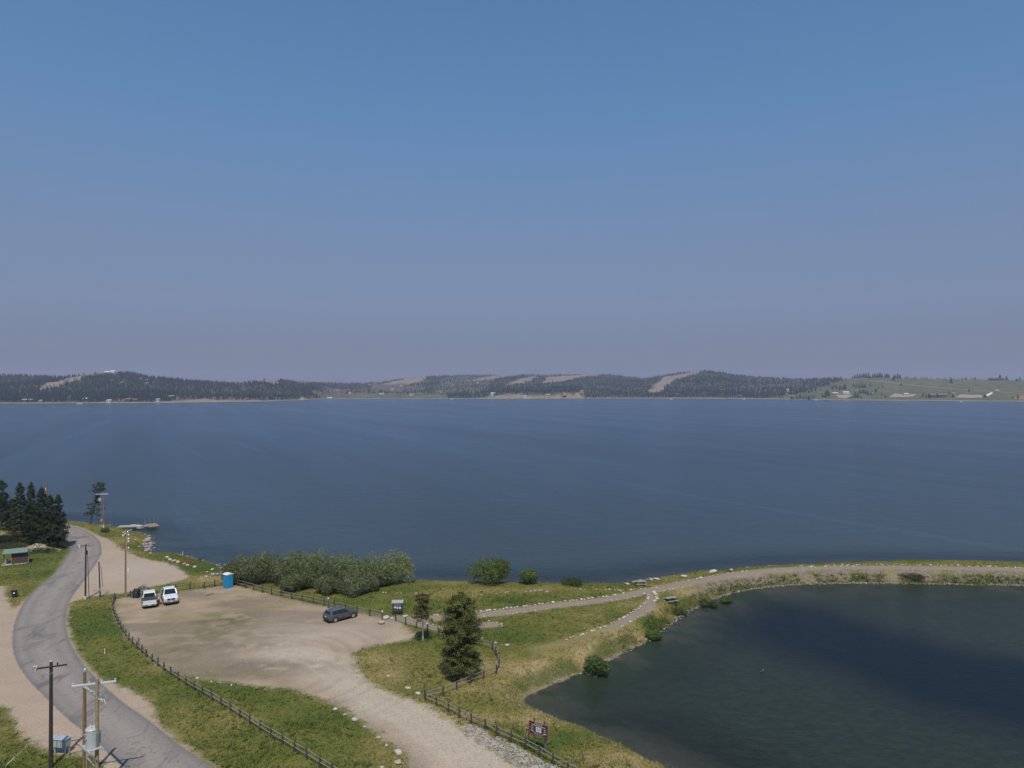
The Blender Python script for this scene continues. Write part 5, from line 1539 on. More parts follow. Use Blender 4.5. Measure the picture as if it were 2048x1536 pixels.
for s in (-1, 1): mb.box((s * 1.235, -.005, SZ - .25), (.035, .06, 1.4)); mb.box((0, -.005, SZ - .25 + s * .69), (2.5, .06, .035))
mb.build('frame', simple('faded_edge', (.30, .17, .14), .7), root)
rx = (math.radians(90), 0, 0)
text_mesh('Welcome to the', .15, M_LET, root, (.0, -.03, SZ + .26), rx, bold=.004)
text_mesh('Lakeside and Recreation Area', .145, M_LET, root, (0, -.03, SZ + .06), rx, bold=.004)
MB().box((.02, -.03, SZ - .30), (.72, .02, .55)).build('map_panel', simple('map_paper', (.52, .60, .58), .7), root)
MB().box((.02, -.042, SZ - .27), (.5, .006, .3)).build('map_drawing', simple('map_ink', (.36, .47, .44), .7), root)
for s, ls in ((-.83, ('Fishing', 'Boating', 'Picnic')), (.84, ('Day use', 'Hours', '6 to 10'))):
    for k, w in enumerate(ls): text_mesh(w, .11, M_LET, root, (s, -.03, SZ - .14 - k * .13), rx)
    MB().box((s, -.03, SZ - .57), (.36, .012, .08)).build('white_bar', M_LET, root)
text_mesh('Please keep this area clean  -  no camping', .085, M_LET, root, (0, -.03, SZ - .72), rx)
text_mesh('No open fires    Pets on leash', .085, M_LET, root, (0, -.03, SZ - .84), rx)

root.scale = (.8, .8, .8)

p = gpt(1056, 1487)
root = empty('small_brown_sign', p, -.62, label='small brown sign with a pale border left of the large board', cat='sign')
MB().box((0, .04, .5), (.07, .06, 1.5)).build('post', M_WOOD_GY, root)
MB().box((0, 0, 1.2), (.56, .03, .5)).build('border_panel', simple('pinkish_border', (.45, .33, .30), .7), root)
MB().box((0, -.02, 1.2), (.44, .012, .38)).build('panel', M_BROWN, root)
for k in range(3): text_mesh(('FEE', 'AREA', 'AHEAD')[k], .09, M_LET, root, (0, -.028, 1.26 - k * .11), rx)
p = gpt(1091, 1502)
root = empty('small_white_sign', p, -.6, label='small white sign with two dark squares under the large board', cat='sign')
MB().box((0, .04, .45), (.07, .06, 1.3)).build('post', M_WOOD_GY, root)
MB().box((0, 0, 1.1), (.5, .03, .44)).build('panel', simple('off_white_panel', (.55, .48, .46), .7), root)
for s in (-1, 1): MB().box((s * .13, -.018, 1.15), (.13, .008, .16)).build('dark_square', simple('square_ink', (.10, .05, .045), .7), root)
MB().box((0, -.018, .98), (.16, .008, .1)).build('red_square', simple('red_ink', (.35, .08, .07), .7), root)

# ------------------------------------------------------------------ red barrier on the shore
p = gpt(369, 1126)
root = empty('red_barrier', p, 0, label='faded red upright boards standing among tan boulders on the shore', cat='barrier')
M_RED = simple('faded_red', (.33, .06, .04), .8, noise=.3, scale=6)
for x_, h_, w_ in ((-.5, 1.0, .16), (-.15, .95, .12), (1.0, 1.1, .16), (.75, .6, .12), (1.35, .5, .12)):
    MB().box((x_, 0, h_ / 2 - .1), (w_, .08, h_ + .2), Matrix.Rotation(random.uniform(-.08, .08), 3, 'Y')).build('upright', M_RED, root)
MB().box((-.3, -.02, .55), (.6, .06, .1)).box((1.0, -.02, .78), (.7, .06, .1)).build('crosspiece', M_RED, root)
p = gpt(400, 1120)
tag(MB().ball((0, 0, .3), .28, 10, 7, (1, .8, 1.1)).build('dark_buoy', M_BLACK, None, loc=p, smooth=True), 'small dark rounded thing at the waterline right of the red barrier', 'buoy')

# ------------------------------------------------------------------ dock
M_DECK = simple('grey_deck_board', (.38, .36, .33), .85, noise=.2, scale=3); M_DECK2 = simple('brown_deck_board', (.27, .22, .19), .85, noise=.2, scale=3)
def dock_part(root, a, b, w, mat, z, nb):
    d = b - a; ang = math.atan2(d.y, d.x); L = d.length
    R_ = Matrix.Rotation(ang, 3, 'Z'); c = (a + b) / 2
    for s in (-1, 1): MB().box((c.x, c.y, z - .16) + (R_ @ Vector((0, s * (w / 2 - .06), 0))) if False else tuple(Vector((c.x, c.y, z - .16)) + R_ @ Vector((0, s * (w / 2 - .06), 0))), (L, .1, .26), R_).build('stringer', M_WOOD_DK, root)
    me = MB().box((0, 0, 0), (L / nb * .9, w, .06)).mesh('deck_board', mat)
    for i in range(nb):
        o = mobj('deck_board', me, root, tuple(Vector((a.x, a.y, z)) + R_ @ Vector(((i + .5) * L / nb, 0, 0)))); o.rotation_euler = (0, 0, ang)
_g = lambda px, py: Vector((*G(px, py, -.7), 0))
o0 = Vector((*G(240, 1053, -.7), 0))
root = empty('fishing_dock', o0, label='grey wooden dock with a brown float at its end reaching into the lake', cat='dock')
dock_part(root, _g(238, 1054) - o0, _g(275, 1052.5) - o0, 2.4, M_DECK, -.55, 18)
dock_part(root, _g(274, 1053) - o0, _g(297, 1050.5) - o0, 1.5, M_DECK, -.75, 12)
dock_part(root, _g(294, 1051) - o0, _g(316, 1048.5) - o0, 4.2, M_DECK2, -.72, 16)
for i, (px, py) in enumerate(((290, 1046.5), (292, 1052), (301, 1045.5), (308, 1045.5), (315, 1045.5), (276, 1052))):
    v = _g(px, py) - o0; MB().tube((v.x, v.y, -2.4), (v.x, v.y, .35), .05, .05, 6).build('pile', M_WOOD_GY, root)
v0 = Vector((*G(274, 1055, -1.0), 0)) - o0
MB().box((v0.x, v0.y, -.75), (3.4, 1.2, .7), Matrix.Rotation(-.3, 3, 'Z')).build('abutment', M_ROCK, root, bevel=.08)

# ------------------------------------------------------------------ picnic tables
def picnic_table(px, py, rz, label):
    p = gpt(px, py)
    root = empty('picnic_table', p, rz, label=label, cat='picnic table')
    Mt = simple('table_grey', (.28, .27, .27), .7) if 'table_grey' not in bpy.data.materials else bpy.data.materials['table_grey']
    for k in range(5): MB().box((0, -.3 + k * .15, .75), (1.85, .14, .045)).build('top_board', Mt, root)
    for s in (-1, 1):
        for k in range(2): MB().box((0, s * (.72 + k * .14), .45), (1.85, .13, .045)).build('seat_board', Mt, root)
    for s in (-1, 1):
        mb = MB()
        for q in (-1, 1): mb.tube((s * .65, q * .62, -.02), (s * .65, q * .28, .73), .045, .045, 6)
        mb.box((s * .65, 0, .42), (.06, 1.75, .09)); mb.box((s * .65, 0, .69), (.06, .75, .07))
        mb.build('leg_frame', M_BLACK, root)
picnic_table(1341, 1199, .35, 'grey picnic table on the straw above the pond')
picnic_table(1280, 1171, .05, 'far grey picnic table at the lake edge in front of the driftwood')

# ------------------------------------------------------------------ water bird on the pond
x_, y_ = G(1522, 1343, POND_Z)
root = empty('duck', (x_, y_, POND_Z), .4, label='tiny dark duck swimming on the pond', cat='duck')
MB().ball((0, 0, .06), .16, 10, 8, (1.7, .85, .7)).build('body', simple('duck_brown', (.05, .042, .036), .8), root, smooth=True)
MB().ball((.26, 0, .24), .07, 8, 6, (1.1, .9, 1)).tube((.2, 0, .08), (.25, 0, .22), .05, .04, 8).build('head', simple('duck_head', (.2, .18, .16), .8), root, smooth=True)
MB().box((.36, 0, .235), (.08, .05, .02)).build('bill', M_RUST, root)
# ------------------------------------------------------------------ vehicles
M_GLASS = simple('dark_window_glass', (.012, .015, .018), .08, spec=.8)
M_TYRE = simple('tyre_rubber', (.018, .018, .019), .85); M_RIM = simple('alloy_rim', (.45, .46, .47), .35, metal=.6)
M_CHROME = simple('bumper_chrome', (.42, .43, .44), .3, metal=.7)
M_TRIM = simple('black_trim', (.022, .022, .024), .55)
M_HEAD = simple('headlight_lens', (.55, .57, .58), .15); M_TAIL = simple('tail_light_lens', (.30, .012, .012), .25)
M_PLATE = simple('number_plate', (.6, .6, .6), .5)

def loft(st):
    """body shell from stations (x, z_sill, z_belt, z_top, half_belt, half_top); front of the car is +x"""
    V = []; Fc = []
    for x, zs, zb, zt, wb, wt in st:
        V += [(x, -wb * .95, zs), (x, -wb, zs + (zb - zs) * .45), (x, -wb * .985, zb), (x, -wt, zt - .03), (x, -wt * .9, zt), (x, wt * .9, zt), (x, wt, zt - .03), (x, wb * .985, zb), (x, wb, zs + (zb - zs) * .45), (x, wb * .95, zs)]
    k = 10
    for i in range(len(st) - 1):
        for j in range(k): Fc.append((i * k + j, i * k + (j + 1) % k, (i + 1) * k + (j + 1) % k, (i + 1) * k + j))
    Fc.append(tuple(range(k))); Fc.append(tuple(range((len(st) - 1) * k, len(st) * k))[::-1])
    m_ = MB(); m_.add(V, Fc); return m_
def panel(q, name, mat, root, th=.012):
    """thin pane laid just proud of four points"""
    q = [Vector(p) for p in q]; n_ = (q[1] - q[0]).cross(q[3] - q[0]).normalized() * th
    m_ = MB(); m_.add([p - n_ for p in q] + [p + n_ for p in q], [(0, 1, 2, 3), (4, 7, 6, 5), (0, 4, 5, 1), (1, 5, 6, 2), (2, 6, 7, 3), (3, 7, 4, 0)])
    return m_.build(name, mat, root)
def wheel(root, x, y, r=.38, w=.25, arch=True, rim=None):
    s = 1 if y > 0 else -1
    a = MB().tube((x, y - s * w, r), (x, y, r), r, r, 20).build('wheel', M_TYRE, root, bevel=.02)
    m_ = MB().tube((x, y - s * .02, r), (x, y + s * .012, r), r * .66, r * .62, 16)
    m_.build('rim', rim or M_RIM, a)
    if arch: MB().tube((x, y - s * .3, r + .03), (x, y - s * .005 + s * .012, r + .03), r * 1.17, r * 1.17, 20).build('wheel_arch', M_TRIM, root)

def pickup(label, loc, heading, paint_, cover, seed):
    """full-size pickup, 5.7 m long; origin at its middle on the ground, front towards +x"""
    root = empty('pickup_truck', loc, heading, label=label, cat='pickup truck')
    cab = loft([(2.85, .45, .92, .96, .86, .80), (2.78, .40, 1.00, 1.06, .95, .88), (2.3, .38, 1.06, 1.13, .99, .92), (1.35, .36, 1.10, 1.19, 1.0, .93)]).build('hood', paint_, root, bevel=.02)
    loft([(1.36, .36, 1.10, 1.21, 1.0, .90), (.62, .36, 1.14, 1.88, 1.0, .76), (.3, .36, 1.14, 1.93, 1.0, .75), (-.75, .36, 1.14, 1.92, 1.0, .75), (-.98, .36, 1.14, 1.80, 1.0, .77), (-1.02, .36, 1.14, 1.18, 1.0, .92)]).build('cab', paint_, root, bevel=.015)
    # bed: floor, two sides, tailgate
    MB().box((-1.93, 0, .58), (1.82, 1.84, .34)).build('bed_floor', paint_, root)
    for s in (-1, 1):
        MB().box((-1.93, s * .93, .90), (1.84, .14, .60)).build('bed_side', paint_, root, bevel=.03)
        MB().box((-1.93, s * .93, 1.215), (1.8, .12, .03)).build('bed_rail', M_TRIM, root)
    tg = MB().box((-2.84, 0, .87), (.08, 1.76, .62)).build('tailgate', paint_, root, bevel=.02)
    MB().box((-2.89, 0, 1.08), (.02, .3, .09)).build('tailgate_handle', paint_, tg)
    if cover: MB().box((-1.93, 0, 1.19), (1.8, 1.72, .05)).build('bed_cover', simple('charcoal_cover', (.045, .055, .052), .6), root)
    else: MB().box((-1.93, 0, .77), (1.74, 1.7, .03)).build('bed_liner', simple('pale_bed_liner', (.42, .45, .48), .6), root)
    # glass
    panel([(1.30, -.80, 1.24), (1.30, .80, 1.24), (.66, .68, 1.85), (.66, -.68, 1.85)], 'windscreen', M_GLASS, root, .02)
    panel([(-1.02, .74, 1.25), (-1.02, -.74, 1.25), (-.97, -.66, 1.78), (-.97, .66, 1.78)], 'rear_window', M_GLASS, root, .025)
    for s in (-1, 1):
        for x0, x1 in ((1.12, .12), (.06, -.86)):
            zt = 1.82; x0t = .62 if x0 > 1 else x0
            panel([(x0, s * .965, 1.20), (x1, s * .965, 1.20), (x1, s * .80, zt), (x0t, s * .80, zt)], 'side_window', M_GLASS, root, .012)
        MB().box((1.0, s * 1.09, 1.27), (.14, .2, .24)).build('wing_mirror', M_TRIM, root, bevel=.02)
        for x_ in (.1, -.9): MB().box((x_, s * 1.003, .78), (.012, .01, .66)).build('door_seam', M_TRIM, root)
        for x_ in (.3, -.7): MB().box((x_, s * 1.01, 1.03), (.16, .03, .035)).build('door_handle', M_CHROME, root)
        MB().box((2.83, s * .74, .90), (.10, .30, .20)).build('headlight', M_HEAD, root, bevel=.02)
        MB().box((-2.87, s * .93, .98), (.06, .12, .36)).build('tail_light', M_TAIL, root)
        for x_ in (1.88, -1.75): wheel(root, x_, s * .99, .39)
        MB().box((.0, s * .98, .37), (2.3, .08, .07)).build('running_board', M_TRIM, root)
    MB().box((2.88, 0, .90), (.07, 1.08, .24)).build('grille', M_TRIM, root, bevel=.03)
    MB().ball((2.925, 0, .9), .09, 10, 6, (.3, 1.6, .7)).build('badge', M_CHROME, root)
    MB().box((2.92, 0, .58), (.20, 1.86, .22)).build('front_bumper', M_CHROME, root, bevel=.05)
    MB().box((3.03, 0, .60), (.02, .34, .15)).build('number_plate', M_PLATE, root)
    MB().box((2.96, 0, .40), (.12, 1.5, .12)).build('air_dam', M_TRIM, root)
    MB().box((-2.95, 0, .55), (.18, 1.84, .18)).build('rear_bumper', M_CHROME, root, bevel=.03)
    MB().box((-3.045, 0, .58), (.012, .32, .14)).build('number_plate', M_PLATE, root)
    for s in (-1, 1): MB().box((-3.05, s * .42, .56), (.02, .12, .09)).build('step_pad', M_TRIM, root)
    MB().box((0, 0, .38), (5.3, 1.5, .18)).build('chassis', M_TRIM, root)
    return root
M_PWHITE = simple('white_car_paint', (.70, .71, .70), .25, coat=.5); M_PWHITE2 = simple('white_car_paint_clean', (.75, .76, .77), .22, coat=.5)
hd = math.radians(90 + 28.5)
d_ = Vector((math.cos(hd), math.sin(hd), 0))
pr = gpt(300.5, 1217); c_ = pr + d_ * 2.95
pickup('white pickup seen from behind with a dark bed cover', c_, hd, M_PWHITE, True, 1)
hd = math.radians(-90 + 31)
d_ = Vector((math.cos(hd), math.sin(hd), 0))
pr = gpt(343.5, 1210); c_ = pr - d_ * 2.95
pickup('white pickup facing the camera, parked right of the other one', c_, hd, M_PWHITE2, False, 2)

# grey SUV seen from behind on its right side
M_PGREY = simple('grey_metallic_paint', (.105, .108, .112), .28, metal=.35, coat=.5)
hd = math.radians(43.5)
root = empty('estate_car', gpt(682, 1237), hd, label='dark grey five-door car parked below the far fence', cat='car')
loft([(2.28, .42, .70, .74, .74, .66), (2.18, .32, .80, .86, .86, .78), (1.75, .26, .92, .99, .93, .84), (1.05, .25, .98, 1.07, .95, .86), (.30, .25, 1.02, 1.52, .95, .70), (-.2, .25, 1.04, 1.63, .95, .67),
      (-1.3, .26, 1.07, 1.60, .95, .66), (-1.85, .30, 1.08, 1.52, .94, .66), (-2.18, .36, 1.08, 1.12, .90, .84), (-2.30, .42, .86, .92, .86, .80)]).build('body', M_PGREY, root, bevel=.03)
panel([(.95, -.76, 1.11), (.95, .76, 1.11), (.34, .63, 1.50), (.34, -.63, 1.50)], 'windscreen', M_GLASS, root, .02)
panel([(-2.14, .72, 1.17), (-2.14, -.72, 1.17), (-1.90, -.60, 1.50), (-1.90, .60, 1.50)], 'rear_window', M_GLASS, root, .025)
for s in (-1, 1):
    panel([(.78, s * .93, 1.08), (-.12, s * .94, 1.10), (-.12, s * .745, 1.54), (.28, s * .76, 1.46)], 'side_window', M_GLASS, root, .012)
    panel([(-.19, s * .94, 1.10), (-1.02, s * .94, 1.11), (-1.02, s * .74, 1.54), (-.19, s * .745, 1.55)], 'side_window', M_GLASS, root, .012)
    panel([(-1.09, s * .94, 1.12), (-1.75, s * .92, 1.17), (-1.66, s * .76, 1.45), (-1.09, s * .74, 1.53)], 'rear_quarter_window', M_GLASS, root, .012)
    MB().box((-.75, s * .60, 1.655), (1.9, .05, .05)).build('roof_rail', M_RIM, root, bevel=.01)
    MB().box((.72, s * 1.02, 1.10), (.14, .18, .15)).build('wing_mirror', M_PGREY, root, bevel=.02)
    for x_ in (.82, -.14, -1.05): MB().box((x_, s * .958, .72), (.012, .008, .6)).build('door_seam', M_TRIM, root)
    for x_ in (.05, -.85): MB().box((x_, s * .965, .98), (.16, .03, .03)).build('door_handle', M_CHROME, root)
    MB().box((-2.19, s * .72, .92), (.18, .30, .20)).build('tail_light', M_TAIL, root, bevel=.03)
    MB().box((2.17, s * .66, .72), (.16, .32, .15)).build('headlight', M_HEAD, root, bevel=.02)
    MB().box((.1, s * .945, .34), (2.0, .05, .12)).build('sill', M_TRIM, root)
    for x_ in (1.42, -1.33): wheel(root, x_, s * .955, .365, .23)
MB().box((-2.25, 0, .52), (.18, 1.66, .30)).build('rear_bumper', M_TRIM, root, bevel=.04)
MB().box((2.24, 0, .48), (.14, 1.6, .28)).build('front_bumper', M_TRIM, root, bevel=.04)
MB().box((-2.33, 0, .84), (.02, .34, .14)).build('number_plate', M_PLATE, root)
MB().box((-2.0, 0, 1.56), (.22, 1.2, .04)).build('rear_spoiler', M_PGREY, root, bevel=.01)
MB().box((0, 0, .28), (4.0, 1.5, .14)).build('floor_pan', M_TRIM, root)

# ------------------------------------------------------------------ person crouching between the pickups
p = gpt(317.5, 1206)
root = empty('person', p, -.4, label='person in a pale blue shirt crouching between the two white pickups', cat='person')
def skinned(name, verts, edges, radii, mat, parent, sub=2, rootv=0):
    me = bpy.data.meshes.new(name); me.from_pydata(verts, edges, []); me.update()
    o = mobj(name, me, parent)
    o.modifiers.new('Skin', 'SKIN'); s = o.modifiers.new('Sub', 'SUBSURF'); s.levels = sub; s.render_levels = sub
    for i, r0 in enumerate(radii):
        me.skin_vertices[0].data[i].radius = (r0, r0) if not isinstance(r0, tuple) else r0
        me.skin_vertices[0].data[i].use_root = (i == rootv)
    bpy.context.view_layer.update()
    dg = bpy.context.evaluated_depsgraph_get()
    m2 = bpy.data.meshes.new_from_object(o.evaluated_get(dg))
    o.modifiers.clear(); o.data = m2
    m2.materials.clear(); m2.materials.append(mat)
    for q in m2.polygons: q.use_smooth = True
    return o
M_SKIN = simple('skin', (.42, .25, .18), .6); M_SHIRT = simple('pale_blue_shirt', (.42, .50, .60), .85); M_TROU = simple('brown_trousers', (.14, .10, .08), .9); M_HAIR = simple('dark_brown_hair', (.04, .024, .016), .8)
# one continuous body: pelvis, spine, neck, head; arms reaching forward, knees bent up
V_ = [(0, 0, .38), (0, .02, .60), (0, -.03, .82), (0, -.07, .95), (0, -.10, 1.06), (0, -.12, 1.18),
      (.19, -.04, .86), (.27, -.22, .68), (.20, -.42, .60), (.17, -.50, .57), (-.19, -.04, .86), (-.27, -.22, .68), (-.20, -.42, .60), (-.17, -.50, .57),
      (.11, -.02, .36), (.20, -.42, .50), (.17, -.26, .10), (.18, -.42, .04), (-.11, -.02, .36), (-.20, -.42, .50), (-.17, -.26, .10), (-.18, -.42, .04)]
E_ = [(0, 1), (1, 2), (2, 3), (3, 4), (4, 5), (2, 6), (6, 7), (7, 8), (8, 9), (2, 10), (10, 11), (11, 12), (12, 13), (0, 14), (14, 15), (15, 16), (16, 17), (0, 18), (18, 19), (19, 20), (20, 21)]
Rr = [.14, .135, .15, .06, .085, .08, .07, .045, .035, .03, .07, .045, .035, .03, .095, .07, .05, .04, .095, .07, .05, .04]
skinned('body', V_, E_, Rr, M_SKIN, root)
skinned('shirt', [(0, 0, .42), (0, .02, .60), (0, -.03, .83), (0, -.055, .91), (.19, -.04, .86), (.25, -.17, .73), (-.19, -.04, .86), (-.25, -.17, .73)], [(0, 1), (1, 2), (2, 3), (2, 4), (4, 5), (2, 6), (6, 7)],
        [.155, .152, .165, .085, .085, .068, .085, .068], M_SHIRT, root)
skinned('trousers', [(0, 0, .36), (.11, -.02, .35), (.20, -.42, .50), (.175, -.27, .14), (-.11, -.02, .35), (-.20, -.42, .50), (-.175, -.27, .14)], [(0, 1), (1, 2), (2, 3), (0, 4), (4, 5), (5, 6)],
        [.155, .11, .085, .062, .11, .085, .062], M_TROU, root)
MB().ball((0, -.085, 1.16), .118, 12, 9, (.92, 1.0, 1.05)).build('hair', M_HAIR, root, smooth=True)
MB().ball((0, -.16, 1.10), .085, 10, 8, (.9, .8, 1.1)).ball((0, -.235, 1.10), .018, 6, 5).build('face', M_SKIN, root, smooth=True)
for s in (-1, 1):
    MB().ball((s * .03, -.222, 1.125), .011, 6, 5).build('eye', M_BLACK, root)
    MB().ball((s * .108, -.10, 1.12), .024, 6, 5, (.5, 1, 1.3)).build('ear', M_SKIN, root)
    h_ = MB().ball((s * .17, -.52, .565), .042, 8, 6, (.9, 1.1, .5))
    for k in range(4): h_.path([(s * .17 + (k - 1.5) * .02, -.55, .565), (s * .17 + (k - 1.5) * .022, -.59 - .006 * (1.5 - abs(k - 1.5)), .56), (s * .17 + (k - 1.5) * .022, -.61, .535)], [.010, .009, .007], 5)
    h_.path([(s * .135, -.52, .565), (s * .115, -.555, .555), (s * .115, -.58, .545)], [.012, .010, .008], 5)
    h_.build('hand', M_SKIN, root, smooth=True)
    MB().ball((s * .18, -.40, .05), .06, 8, 6, (.9, 2.0, .8)).build('shoe', M_BLACK, root, smooth=True)
p = gpt(319, 1208)
tag(MB().box((0, 0, .10), (.75, .45, .2), Matrix.Rotation(.4, 3, 'Z')).box((0, 0, .22), (.78, .48, .03), Matrix.Rotation(.4, 3, 'Z')).tube((-.2, 0, .24), (.2, .15, .24), .015, .015, 5).build('tackle_box', simple('dark_red_box', (.13, .04, .03), .6), None, bevel=.01, loc=p), 'dark red box on the ground at the crouching person\'s feet', 'box')

# ------------------------------------------------------------------ far shore: single conifers
def solo_mesh(seed, H=10.0, W=4.4):
    r = np.random.default_rng(seed); V, Fc = [], []
    for t in range(7):
        z0 = H * (.06 + t * .125); z1 = min(H, z0 + H * .27); rr = W * .5 * (1 - t / 7.6) ** .85
        b = len(V)
        for i in range(8):
            a = 2 * math.pi * (i + .5 * (t % 2)) / 8; q = rr * r.uniform(.6, 1.2)
            V.append((q * math.cos(a), q * math.sin(a), z0 + r.uniform(-.3, .25)))
        V.append((r.normal(0, .1), r.normal(0, .1), z1))
        Fc += [(b + i, b + (i + 1) % 8, b + 8) for i in range(8)]
    V = np.array(V); C = np.array([.020, .034, .022]) * r.uniform(.7, 1.3, (len(V), 1))
    return np_mesh('conifer', V, np.array(Fc), M_FIR_FAR, False, {'tint': C})
SOLO = [solo_mesh(s, 10, w) for s, w in ((1, 4.2), (2, 5.2), (3, 3.6), (4, 6.2), (5, 4.6))]
TRK = MB().tube((0, 0, -.5), (0, 0, 1.6), .22, .18, 6).mesh('trunk', M_BARK)
def far_tree(px, py, hpx, label, group, k=None):
    p = far_point(px, py)
    root = empty('conifer', p, random.uniform(0, 6), label=label, cat='tree', group=group)
    s = max(.45, hpx / F * p.y / 10)
    c = bpy.data.objects.new('crown', SOLO[random.randrange(5) if k is None else k]); link(c, root); q_ = random.uniform(1.15, 1.5); c.scale = (s * q_, s * q_, s)
    t = bpy.data.objects.new('trunk', TRK); link(t, root); t.scale = (s, s, s)
ORD = ['first', 'second', 'third', 'fourth', 'fifth', 'sixth', 'seventh', 'eighth', 'ninth', 'tenth', 'eleventh', 'twelfth', 'thirteenth', 'fourteenth', 'fifteenth', 'sixteenth', 'seventeenth', 'eighteenth', 'nineteenth', 'twentieth']
ORD += [f'twenty-{w}' for w in ORD[:9]] + ['thirtieth'] + [f'thirty-{w}' for w in ORD[:9]] + ['fortieth']
for g_, lb, lst in [
    ('ridge-top conifers over the green hillside', 'dark conifer on the crest of the green hillside',
     [(1705, 756, 5), (1710, 755.5, 8), (1715, 755, 10), (1720, 755, 10), (1724, 754.5, 9), (1728, 754.5, 11), (1732, 754.5, 10), (1737, 754.5, 11), (1746, 754.5, 9), (1750, 754.5, 10), (1755, 754.5, 11),
      (1760, 754.5, 11), (1764, 754.5, 9), (1770, 755, 9), (1774, 755, 10), (1778, 755.5, 9), (1790, 756.5, 9), (1795, 757, 12), (1800, 757, 9)]),
    ('scattered conifers on the green hillside', 'dark conifer standing on the open green hillside',
     [(1787, 761, 10), (1802, 772, 6), (1902, 767, 14), (1938, 784, 9), (1707, 774, 8), (1712, 775, 10), (1719, 776, 11), (1725, 776, 12), (1730, 776, 9), (1741, 773, 8), (1765, 775, 6), (1752, 784, 9), (1757, 777, 5),
      (1631, 782, 9), (1641, 780, 5), (1657, 772, 6), (1661, 775, 5), (1665, 779, 8), (1673, 777, 7), (1669, 774, 6), (1680, 780, 11), (1690, 779, 13), (1686, 778, 8), (1623, 784, 10), (1618, 786, 8), (1610, 784, 5),
      (1605, 783, 6), (1600, 785, 7), (1763, 791, 6), (1771, 795, 5), (1745, 783, 4), (1668, 766, 8), (1675, 764, 9), (1683, 762, 9), (1847, 789, 4), (1898, 787, 5), (2040, 756.5, 8), (2033, 763, 6)]),
    ('conifers along the right part of the far shoreline', 'conifer close to the water on the right far shore',
     [(1583, 799, 9), (1587, 799, 7), (1594, 798, 8), (1600, 797, 9), (1607, 798, 8), (1612, 798, 9), (1618, 799, 9), (1624, 798, 8), (1628, 796, 7), (1645, 794, 8), (1651, 795, 14), (1657, 793, 12), (1654, 790, 12),
      (1700, 797, 6), (1705, 796, 8), (1711, 795, 12), (1716, 795, 9), (1722, 797, 6), (1720, 787, 10), (1726, 786, 9), (1731, 788, 10), (1736, 790, 10), (1742, 790, 8), (1845, 795, 9), (1852, 796, 8), (1906, 795, 8),
      (1970, 795, 8), (1560, 796, 6), (1565, 795, 5), (1975, 800, 4), (1887, 790, 7)]),
    ('trees round the dark ridge-top house at the right', 'tree beside the long dark ridge-top house', [(1974, 760.5, 4), (1978, 760, 5), (1984, 760, 6), (1996, 760, 6), (2000, 760.5, 12), (2006, 760, 6), (2013, 760, 9), (1990, 760.5, 5)])]:
    for i_, a in enumerate(sorted(lst)): far_tree(*a, f'{ORD[i_]} from the left, {lb}', g_)
# hazy tree line behind the green ridge
Nn = 700
tp = np.random.default_rng(9).uniform(1690, 2800, Nn); r_ = np.random.default_rng(10)
Yr = (CAM_H - LAKE_Z) * F / (far_shore_y(tp) - HY) + far_depth(tp) * r_.uniform(1.05, 1.35, Nn)
hh, _ = far_h(tp, Yr)
clump = fbm(tp * .03, tp * 0 + 3, 14, 3)
k = r_.random(Nn) < sstep(.3, .6, clump) + .3
V_, F_, C_ = cone_trees(np.c_[(tp - CX) / F * Yr, Yr, hh - .5][k], (r_.uniform(9, 17, Nn) * (.6 + .8 * clump))[k], r_.uniform(4, 6, Nn)[k], np.tile([.022, .036, .024], (Nn, 1))[k] * r_.uniform(.7, 1.4, k.sum())[:, None])
tag(mobj('tree_line', np_mesh('tree_line', V_, F_, M_FIR_FAR, False, {'tint': C_})), label='thin hazy tree line behind the green ridge', cat='forest', kind='stuff')

# ------------------------------------------------------------------ far shore: houses
M_WIN = simple('house_window', (.03, .035, .04), .2)
_hm = {}
def hm(c):
    if c not in _hm: _hm[c] = simple('house_paint_%d' % len(_hm), c, .8)
    return _hm[c]
def house(px, py, w, d, h, wall, roof, label, name='house', rz=0, storeys=1, flat=False, cat='house'):
    p = far_point(px, py)
    root = empty(name, p, rz, label=label, cat=cat)
    MB().box((0, 0, h / 2 - 1), (w, d, h + 2)).build('wall', hm(wall), root)
    if flat: MB().box((0, 0, h + .2), (w + .8, d + .8, .4)).build('roof', hm(roof), root)
    else: MB().prism([(-d / 2 - .7, h), (d / 2 + .7, h), (0, h + d * .28)], -w / 2 - .6, w / 2 + .6).build('roof', hm(roof), root)
    n_ = max(2, int(w / 3.5))
    for s_ in range(storeys):
        for i in range(n_):
            wd = MB().box((-w / 2 + (i + .5) * w / n_, -d / 2 - .06, h / storeys * (s_ + .52)), (w / n_ * .5, .12, h / storeys * .42)).build('window', M_WIN, root)
    MB().box((w * .3, 0, h + d * .28), (1, 1, 1.4)).build('chimney', hm(wall), root)
    return root
TAN, RED, WHT, GRN, GRY, DRK, ORG = (.34, .28, .21), (.20, .095, .08), (.56, .56, .54), (.22, .33, .28), (.3, .3, .3), (.07, .06, .055), (.52, .30, .16)
